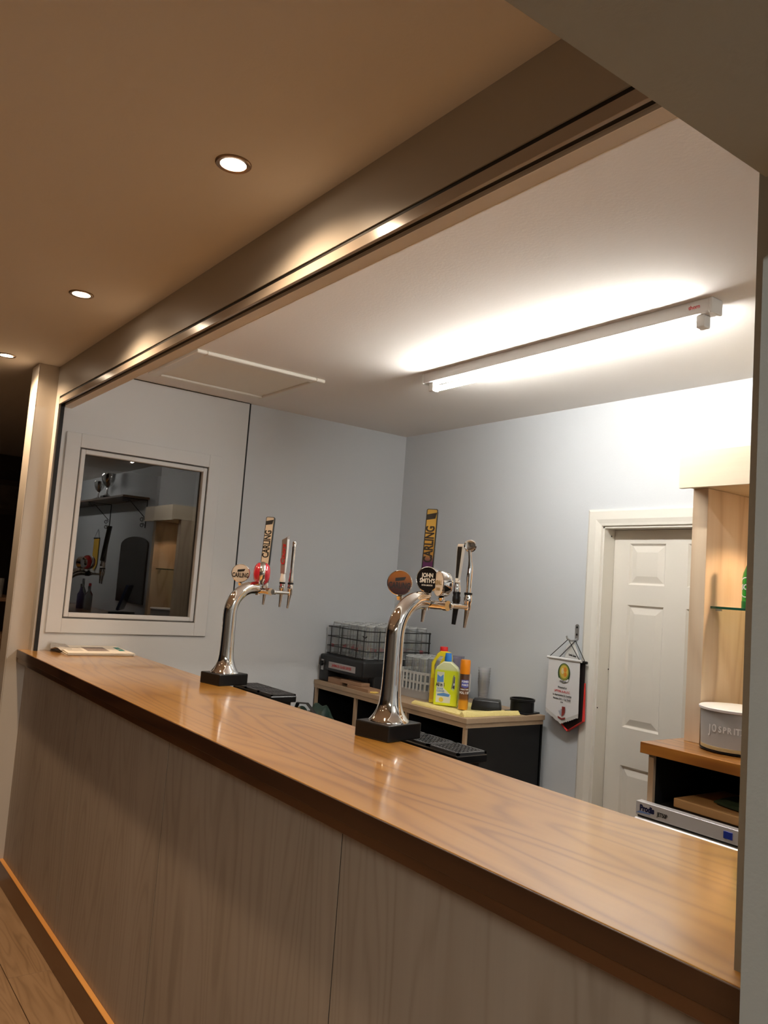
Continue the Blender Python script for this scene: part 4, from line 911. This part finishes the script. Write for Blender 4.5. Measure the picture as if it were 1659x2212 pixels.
P(MB().box(-1.914, -1.847, 2.945, YREAR-0.002, 1.0495, 2.06, 0.0008).build('side_panel', M_beech, t))
P(MB().box(-1.26, -1.192, 2.945, YREAR-0.002, 1.0495, 2.06, 0.0008).build('side_panel', M_beech, t))
P(MB().box(-1.847, -1.26, YREAR-0.02, YREAR-0.002, 1.0495, 2.06).build('back_panel', M_beech, t))
M_beechx = wood('pale laminate timber lengthways', [(0.80, 0.68, 0.52), (0.73, 0.60, 0.44), (0.58, 0.45, 0.31)], 'X', 10, 5, 1.2, 1.0, 0.45, 0.0, 0.1, 0.28, 0.32, 0.02, seed=1.4)
P(MB().box(-1.916, -1.19, 2.846, 2.865, 2.050, 2.196, 0.0008).build('pelmet_front', M_beechx, t))
P(MB().box(-1.916, -1.19, 2.865, YREAR-0.002, 2.061, 2.079, 0.0008).build('pelmet_underside', M_beechx, t))
P(MB().box(-1.916, -1.898, 2.865, YREAR-0.002, 2.079, 2.196, 0.0008).box(-1.208, -1.19, 2.865, YREAR-0.002, 2.079, 2.196, 0.0008).build('pelmet_end', M_beechx, t))
P(MB().box(-1.898, -1.208, 2.865, YREAR-0.002, 2.178, 2.196).build('pelmet_top', M_beechx, t))
q = MB().lathe([(0.0, 0.0), (0.026, 0.0005), (0.030, 0.004), (0.030, 0.005)], 24, Matrix.Translation((0, 0, 0)))
o = q.build('cabinet_light', M_lamp, t, True); o.location = (-1.52+1.55, 3.12-3.2, 2.0555-1.05)
ld = bpy.data.lights.new('cabinet_beam', 'SPOT'); ld.energy = 16; ld.color = (1.0, 0.66, 0.38); ld.spot_size = math.radians(118); ld.spot_blend = 0.35; ld.shadow_soft_size = 0.02
lo = bpy.data.objects.new('cabinet_beam', ld); COL.objects.link(lo); lo.parent = t; lo.location = (-1.52+1.55, 3.12-3.2, 2.048-1.05)
t = thing('glass_shelf', 'green-edged glass shelf in the pale timber unit', 'shelf', (-1.55, 3.2, 1.579))
M_shelf = thin_glass('green edged glass', (0.86, 0.94, 0.90), 1.5, 0.01, 0.0, 0.5)
MB().box(-0.2965, 0.2895, -0.211, 0.265, 0, 0.0095).build('glass_plate', M_shelf, t)
MB().box(-0.2965, 0.2895, -0.213, -0.2105, 0, 0.0095, 0.0008).build('glass_edge', mat('green glass edge', (0.012, 0.07, 0.04), 0.1, coat=0.5), t)
for x in (-0.285, 0.278):
    for y in (-0.17, 0.2): MB().box(x-0.011, x+0.011, y-0.008, y+0.008, -0.008, -0.0003, 0.002).build('shelf_pin', M_greym, t)
# green bottle on the shelf
t = thing('green_bottle', 'bright green glass bottle with white lettering on the glass shelf', 'bottle', (-1.717, 3.052, 1.5888), 0)
M_gb = mat('green bottle glass', (0.03, 0.50, 0.06), 0.06, trans=0.6, ior=1.5, coat=0.5)
MB().lathe([(0, 0), (0.028, 0.0), (0.031, 0.004), (0.031, 0.122), (0.0285, 0.138), (0.021, 0.158), (0.0135, 0.18), (0.0125, 0.238), (0.0140, 0.241), (0.0140, 0.247), (0, 0.247)], 36).build('bottle_body', M_gb, t, True)
MB().lathe([(0.0312, 0.0), (0.0316, 0.002), (0.0316, 0.026), (0.0312, 0.028)], 36, cap0=False, cap1=False).build('label', mat('dark green band', (0.01, 0.16, 0.03), 0.4), t, True)
def wrap2(s, size, z, a0, R_=0.0315):
    for i, ch in enumerate(s):
        a = a0+(i-(len(s)-1)/2)*size*0.62/R_; n = Vector((math.sin(a), -math.cos(a), 0))
        text('lettering', ch, size, Mwhi, t, (n.x*R_, n.y*R_, z), Vector((0, 0, 1)).cross(n), (0, 0, 1), 0.03, 0.9)
wrap2('SOL', 0.030, 0.082, -0.05)
q = MB()
for rr_ in (0.036,):
    for k in range(28):
        b0, b1 = 2*PI*k/28, 2*PI*(k+1)/28
        def pt(rd, bb, e):
            a = -0.05+rd*math.cos(bb)/0.0315; return (math.sin(a)*(0.0313+e), -math.cos(a)*(0.0313+e), 0.082+rd*math.sin(bb))
        q.loft([[pt(rr_, b0, 0), pt(rr_+0.004, b0, 0), pt(rr_+0.004, b0, 0.0004), pt(rr_, b0, 0.0004)], [pt(rr_, b1, 0), pt(rr_+0.004, b1, 0), pt(rr_+0.004, b1, 0.0004), pt(rr_, b1, 0.0004)]])
q.build('label_ring', Mwhi, t)
# ice bucket
t = thing('ice_bucket', 'grey frosted ice bucket with white rim on the back bar', 'bucket', (-1.695, 2.955, 1.0495))
MB().lathe([(0.0, 0), (0.124, 0.0), (0.134, 0.004), (0.1345, 0.0065), (0.10, 0.008), (0, 0.008)], 48).build('rubber_mat', M_blackp, t, True)
Mbk = mat('frosted grey plastic', (0.36, 0.36, 0.355), 0.45, mott=0.12, mscale=14)
MB().lathe([(0, 0.0085), (0.126, 0.0085), (0.129, 0.012), (0.1335, 0.150), (0.1335, 0.156)], 64, cap1=False).build('bucket_wall', Mbk, t, True)
MB().lathe([(0.1335, 0.150), (0.139, 0.152), (0.140, 0.160), (0.136, 0.163), (0.120, 0.1625), (0, 0.160)], 64, cap0=False).build('white_lid', mat('white lid', (0.86, 0.84, 0.84), 0.4), t, True)
MB().lathe([(0.1275, 0.010), (0.1295, 0.010), (0.1300, 0.022), (0.1287, 0.024)], 64, cap0=False, cap1=False).build('base_band', mat('painted tan reflection', (0.42, 0.33, 0.17), 0.45), t, True)  # tan reflection at the foot of the bucket, painted as a coloured band
Mfs = mat('silver lettering', (0.66, 0.66, 0.65), 0.4)
def wrap3(s, size, z, a0, R_, sx=0.9, adv=0.66):
    a = a0
    for ch in s:
        if ch != ' ':
            n = Vector((math.sin(a), -math.cos(a), 0)); text('lettering', ch, size, Mfs, t, (n.x*R_, n.y*R_, z), Vector((0, 0, 1)).cross(n), (0, 0, 1), 0.025, sx)
        a += size*adv*(0.55 if ch == ' ' else (0.7 if ch in 'JI' else 1.0))/R_
wrap3('J', 0.044, 0.083, -0.29, 0.1322, 0.75); wrap3('O', 0.040, 0.088, -0.135, 0.1320, 0.62)
wrap3('SPRITZ', 0.0310, 0.087, 0.045, 0.1320, 0.82, 0.555)
MB().cyl((-1.56+1.695, 3.08-2.955, 0.0), (-1.56+1.695, 3.08-2.955, 0.001), 0.001, n=6).build('drip', M_blackp, t)
# small dark bottle behind the bucket at the pier edge
t = thing('dark_bottle', 'dark bottle behind the ice bucket, only its black cap showing beside the pier', 'bottle', (-1.672, 3.20, 1.0495))
MB().lathe([(0, 0), (0.032, 0.0), (0.034, 0.004), (0.034, 0.11), (0.014, 0.15), (0.0125, 0.19), (0, 0.19)], 24).build('bottle_body', mat('dark glass', (0.02, 0.012, 0.008), 0.1), t, True)
MB().lathe([(0.0140, 0.165), (0.0145, 0.195), (0.0135, 0.205), (0, 0.205)], 20).build('cap', M_blackp, t, True)
# glasswasher
t = thing('glasswasher', 'stainless steel glasswasher with blue switch under the back bar', 'glasswasher', (-1.64, 2.9, FLOOR))
def P(o): o.location = (1.64, -2.9, -FLOOR); return o
M_sd = mat('pale steel door', (0.80, 0.80, 0.80), 0.3, 0.7)
P(MB().box(-1.895, -1.36, 2.735, 3.32, FLOOR+0.03, 0.826, 0.003).build('cabinet', M_blackm, t))
P(MB().box(-1.948, -1.345, 2.700, 2.7345, 0.782, 0.832, 0.0015).build('control_panel', mat('satin steel panel', (0.56, 0.56, 0.58), 0.38, 0.35), t))
P(MB().box(-1.947, -1.346, 2.712, 2.7345, 0.7735, 0.782).build('door_seal', M_black, t))
P(MB().box(-1.948, -1.345, 2.690, 2.7345, 0.13, 0.773, 0.004).build('door', M_sd, t))
P(MB().box(-1.85, -1.44, 2.660, 2.690, 0.70, 0.72, 0.004).build('door_handle', M_steel, t))
P(MB().box(-1.588, -1.555, 2.6965, 2.7005, 0.795, 0.820, 0.001).build('switch', mat('blue switch', (0.02, 0.04, 0.30), 0.25, coat=0.5), t))
T = lambda x, z: (x+1.64, 2.6992-2.9, z-FLOOR)
text('lettering', 'Prodis', 0.030, mat('navy print', (0.01, 0.012, 0.05), 0.35), t, T(-1.898, 0.8095), (1, 0, 0), (0, 0, 1), 0.05, 0.82)
MB().prism([(-0.040, -0.006), (-0.025, 0.003), (0.020, 0.003), (0.024, -0.001)], 0, 0.0003, frame_mat(T(-1.905, 0.7950), (1, 0, 0), (0, 0, 1))).build('emblem', mat('blue swoosh', (0.12, 0.20, 0.42), 0.35), t)
text('lettering', 'JET50P', 0.021, M_ink, t, T(-1.832, 0.8035), (1, 0, 0), (0, 0, 1), 0.02, 0.72)
# boards and cloth in the compartment
o = MB().box(-0.25, 0.25, -0.16, 0.16, 0, 0.034, 0.004, 2).build('cork_board', wood('tan board', [(0.42, 0.25, 0.10), (0.28, 0.15, 0.06)], 'X', 8, 6, 1.2, 1.0, 0.6), None, False, 35, (-1.585, 2.93, 0.827), (0, 0, -0.03)); tag(o, 'tan wooden board lying on the glasswasher inside the open shelf', 'board')
o = MB().box(-0.22, 0.22, -0.15, 0.15, 0, 0.010, 0.002).build('lower_board', mat('grey brown board', (0.16, 0.12, 0.09), 0.6), None, False, 35, (-1.50, 3.16, 0.8665), (0, 0, 0.1)); tag(o, 'thin grey-brown board at the back of the open shelf above the tan board', 'board')
t = thing('folded_cloth', 'dark green folded cloth on the tan board inside the open shelf', 'cloth', (-1.58, 2.93, 0.8665)); 
secs = []
for i in range(9):
    u = i/8; x = -0.14+0.30*u; h_ = 0.010+0.022*math.sin(u*PI)+0.006*math.sin(u*14)
    secs.append([(x, -0.08-0.03*math.sin(u*4), 0.0005), (x, 0.055, 0.0005), (x, 0.055, h_*0.8), (x, -0.02, h_), (x, -0.08-0.03*math.sin(u*4), h_*0.5)])
MB().loft(secs).build('cloth_fold', mat('bottle green cloth', (0.012, 0.03, 0.012), 0.8), t, True, 60)

# ------------------------------------------------------------------ things seen only as reflections in the dark window
t = thing('wall_shelf', 'dark wall shelf on scrolled iron brackets holding trophies, reflected in the window', 'shelf', (0.35, 2.985, 2.30))
M_sh = mat('dark stained shelf', (0.14, 0.08, 0.045), 0.5)
MB().box(-1.25, 1.3, -0.285, -0.001, 0, 0.022, 0.002).build('shelf_board', M_sh, t)
for x in (-1.2, 0.0):
    q = MB(); q.cyl((x, -0.004, -0.30), (x, -0.004, -0.004), 0.005, n=8).cyl((x, -0.27, -0.006), (x, -0.004, -0.006), 0.005, n=8).cyl((x, -0.20, -0.02), (x, -0.02, -0.19), 0.004, n=8)
    for cy_, cz_, r0 in ((-0.045, -0.215, 0.026), (-0.040, -0.275, 0.026), (-0.22, -0.035, 0.02), (-0.255, -0.03, 0.018)):
        q.tube([(x, cy_+r0*(1-0.045*k)*math.cos(k*0.55), cz_+r0*(1-0.045*k)*math.sin(k*0.55)) for k in range(16)], 0.0035, 6)
    q.build('bracket', M_wire, t, True)
def trophy(loc, k, label):
    t = thing('trophy', label, 'trophy', loc)
    MB().box(-0.055*k, 0.055*k, -0.055*k, 0.055*k, 0, 0.04*k, 0.003).build('trophy_plinth', M_blackp, t)
    MB().lathe([(0, 0.04*k), (0.04*k, 0.04*k), (0.012*k, 0.07*k), (0.010*k, 0.13*k), (0.05*k, 0.17*k), (0.070*k, 0.22*k), (0.075*k, 0.29*k), (0.069*k, 0.29*k), (0.06*k, 0.22*k), (0, 0.16*k)], 24).build('cup', M_chrome, t, True)
    for sx in (-1, 1): MB().tube([(sx*0.07*k, 0, 0.26*k), (sx*0.11*k, 0, 0.27*k), (sx*0.11*k, 0, 0.21*k), (sx*0.055*k, 0, 0.18*k)], 0.006*k, 8).build('trophy_handle', M_chrome, t, True)
trophy((0.07, 2.83, 2.323), 1.05, 'large silver trophy cup on the wall shelf')
trophy((0.42, 2.84, 2.323), 0.8, 'smaller silver trophy cup on the wall shelf')
t = thing('arched_mirror', 'dark arched-top pub mirror hung under the wall shelf, reflected in the window', 'mirror', (-0.60, 2.984, 1.20))
pts = [(-0.42, 0.0), (0.42, 0.0), (0.42, 0.62)] + [(0.42*math.cos(a), 0.62+0.09*math.sin(a)) for a in [PI*i/12 for i in range(1, 12)]] + [(-0.42, 0.62)]
MB().prism(pts, 0, 0.02, frame_mat((0, 0, 0), (1, 0, 0), (0, 0, 1)), 0.004).build('mirror_board', mat('dark mirror board', (0.05, 0.035, 0.028), 0.2), t)
t = thing('back_counter_right', 'timber counter run beyond the back bar, hidden behind the pier', 'counter', (0.3, 2.7, FLOOR))
t.name = 'service_counter'
def P(o): o.location = (-0.3, -2.7, -FLOOR); return o
P(MB().box(-1.185, 2.39, 2.50, 2.983, 1.03, 1.07, 0.002).build('counter_top', M_back_top, t))
P(MB().box(-1.18, 2.38, 2.56, 2.983, FLOOR, 1.03).build('carcass', M_blackm, t))
t = thing('till', 'black touch-screen till beside the display unit, reflected in the window', 'till', (-0.98, 2.78, 1.0705), 0.5)
MB().box(-0.13, 0.13, -0.11, 0.11, 0, 0.05, 0.006).build('till_base', M_blackp, t)
MB().box(-0.16, 0.16, -0.015, 0.015, 0.0, 0.27, 0.006, rot=Matrix.Rotation(-0.3, 3, 'X'), c=(0, 0, 0)).build('till_screen', mat('till screen', (0.02, 0.03, 0.07), 0.15), t, loc=(0, -0.02, 0.07))
bt = None
cols = [(0.30, 0.32, 0.33), (0.25, 0.05, 0.05), (0.10, 0.08, 0.20), (0.28, 0.30, 0.28)]
for i, (x, y, k, lab) in enumerate(((0.05, 2.74, 0.9, 'clear spirit bottle on the hidden counter, leftmost of four'), (0.17, 2.78, 1.0, 'red capped spirit bottle on the hidden counter, second of four'), (0.28, 2.72, 0.95, 'violet spirit bottle on the hidden counter, third of four'), (0.40, 2.77, 1.15, 'tall spirit bottle on the hidden counter, last of four'))):
    t = thing('spirit_bottle', lab, 'bottle', (x, y, 1.0705), 0, 'spirit bottles reflected in the window')
    MB().lathe([(0, 0), (0.038, 0.0), (0.04, 0.004), (0.04, 0.17*k), (0.015, 0.215*k), (0.014, 0.27*k), (0, 0.27*k)], 24).build('bottle_body', mat('spirit glass', cols[i], 0.06, trans=0.3), t, True)
    MB().lathe([(0.0155, 0.262*k), (0.0155, 0.295*k), (0, 0.296*k)], 16).build('cap', M_red if i == 1 else M_steel, t, True)
o = pennant('pennant', 'yellow pennant hung on the hidden wall, reflected in the window', (0.75, 2.972, 1.90), 0, 0.20, 0.32, 0.08, mat('yellow satin', (0.75, 0.45, 0.05), 0.5))

# ------------------------------------------------------------------ dark room at the far left
t = thing('far_shelf', 'dark shelf unit with glasses in the unlit room at the far left edge', 'shelf', (-6.3, 1.35, FLOOR))
MB().box(-0.3, 0.3, -0.6, 0.35, 1.10, 1.14, 0.003).box(-0.3, 0.3, -0.6, 0.35, 1.36, 1.385, 0.003).box(-0.3, -0.27, -0.6, 0.35, 0, 1.385).box(0.27, 0.3, -0.6, 0.35, 0, 1.10).build('shelf_frame', M_sh, t)
g0 = None
for i in range(8):
    loc = (-6.15+0.02*(i % 2), 0.80+i*0.10, FLOOR+(1.1405 if i % 2 else 1.3855))
    if g0 is None:
        g0 = thing('dark_glass', 'small glass on the dark shelf in the unlit far room, %s along it' % ORD[i], 'glass', loc, 0, 'glasses in the unlit room')
        MB().lathe([(0, 0.002), (0.028, 0.0), (0.033, 0.13), (0.031, 0.13), (0.026, 0.006), (0, 0.006)], 16, cap0=False, cap1=False).build('glass_body', M_glass, g0, True)
    else: dup(g0, loc, None, 'small glass on the dark shelf in the unlit far room, %s along it' % ORD[i])
t = thing('far_picture', 'dark framed picture on the wall of the unlit room at the far left', 'picture', (-8.99, 1.55, 2.2))
MB().box(0, 0.03, -0.5, 0.5, -0.18, 0.18, 0.004).build('picture_frame', mat('dark frame', (0.10, 0.07, 0.045), 0.4), t)
MB().box(0.0302, 0.032, -0.44, 0.44, -0.12, 0.12).build('picture_print', mat('dim print', (0.16, 0.13, 0.10), 0.5, mott=0.6, mscale=9), t)
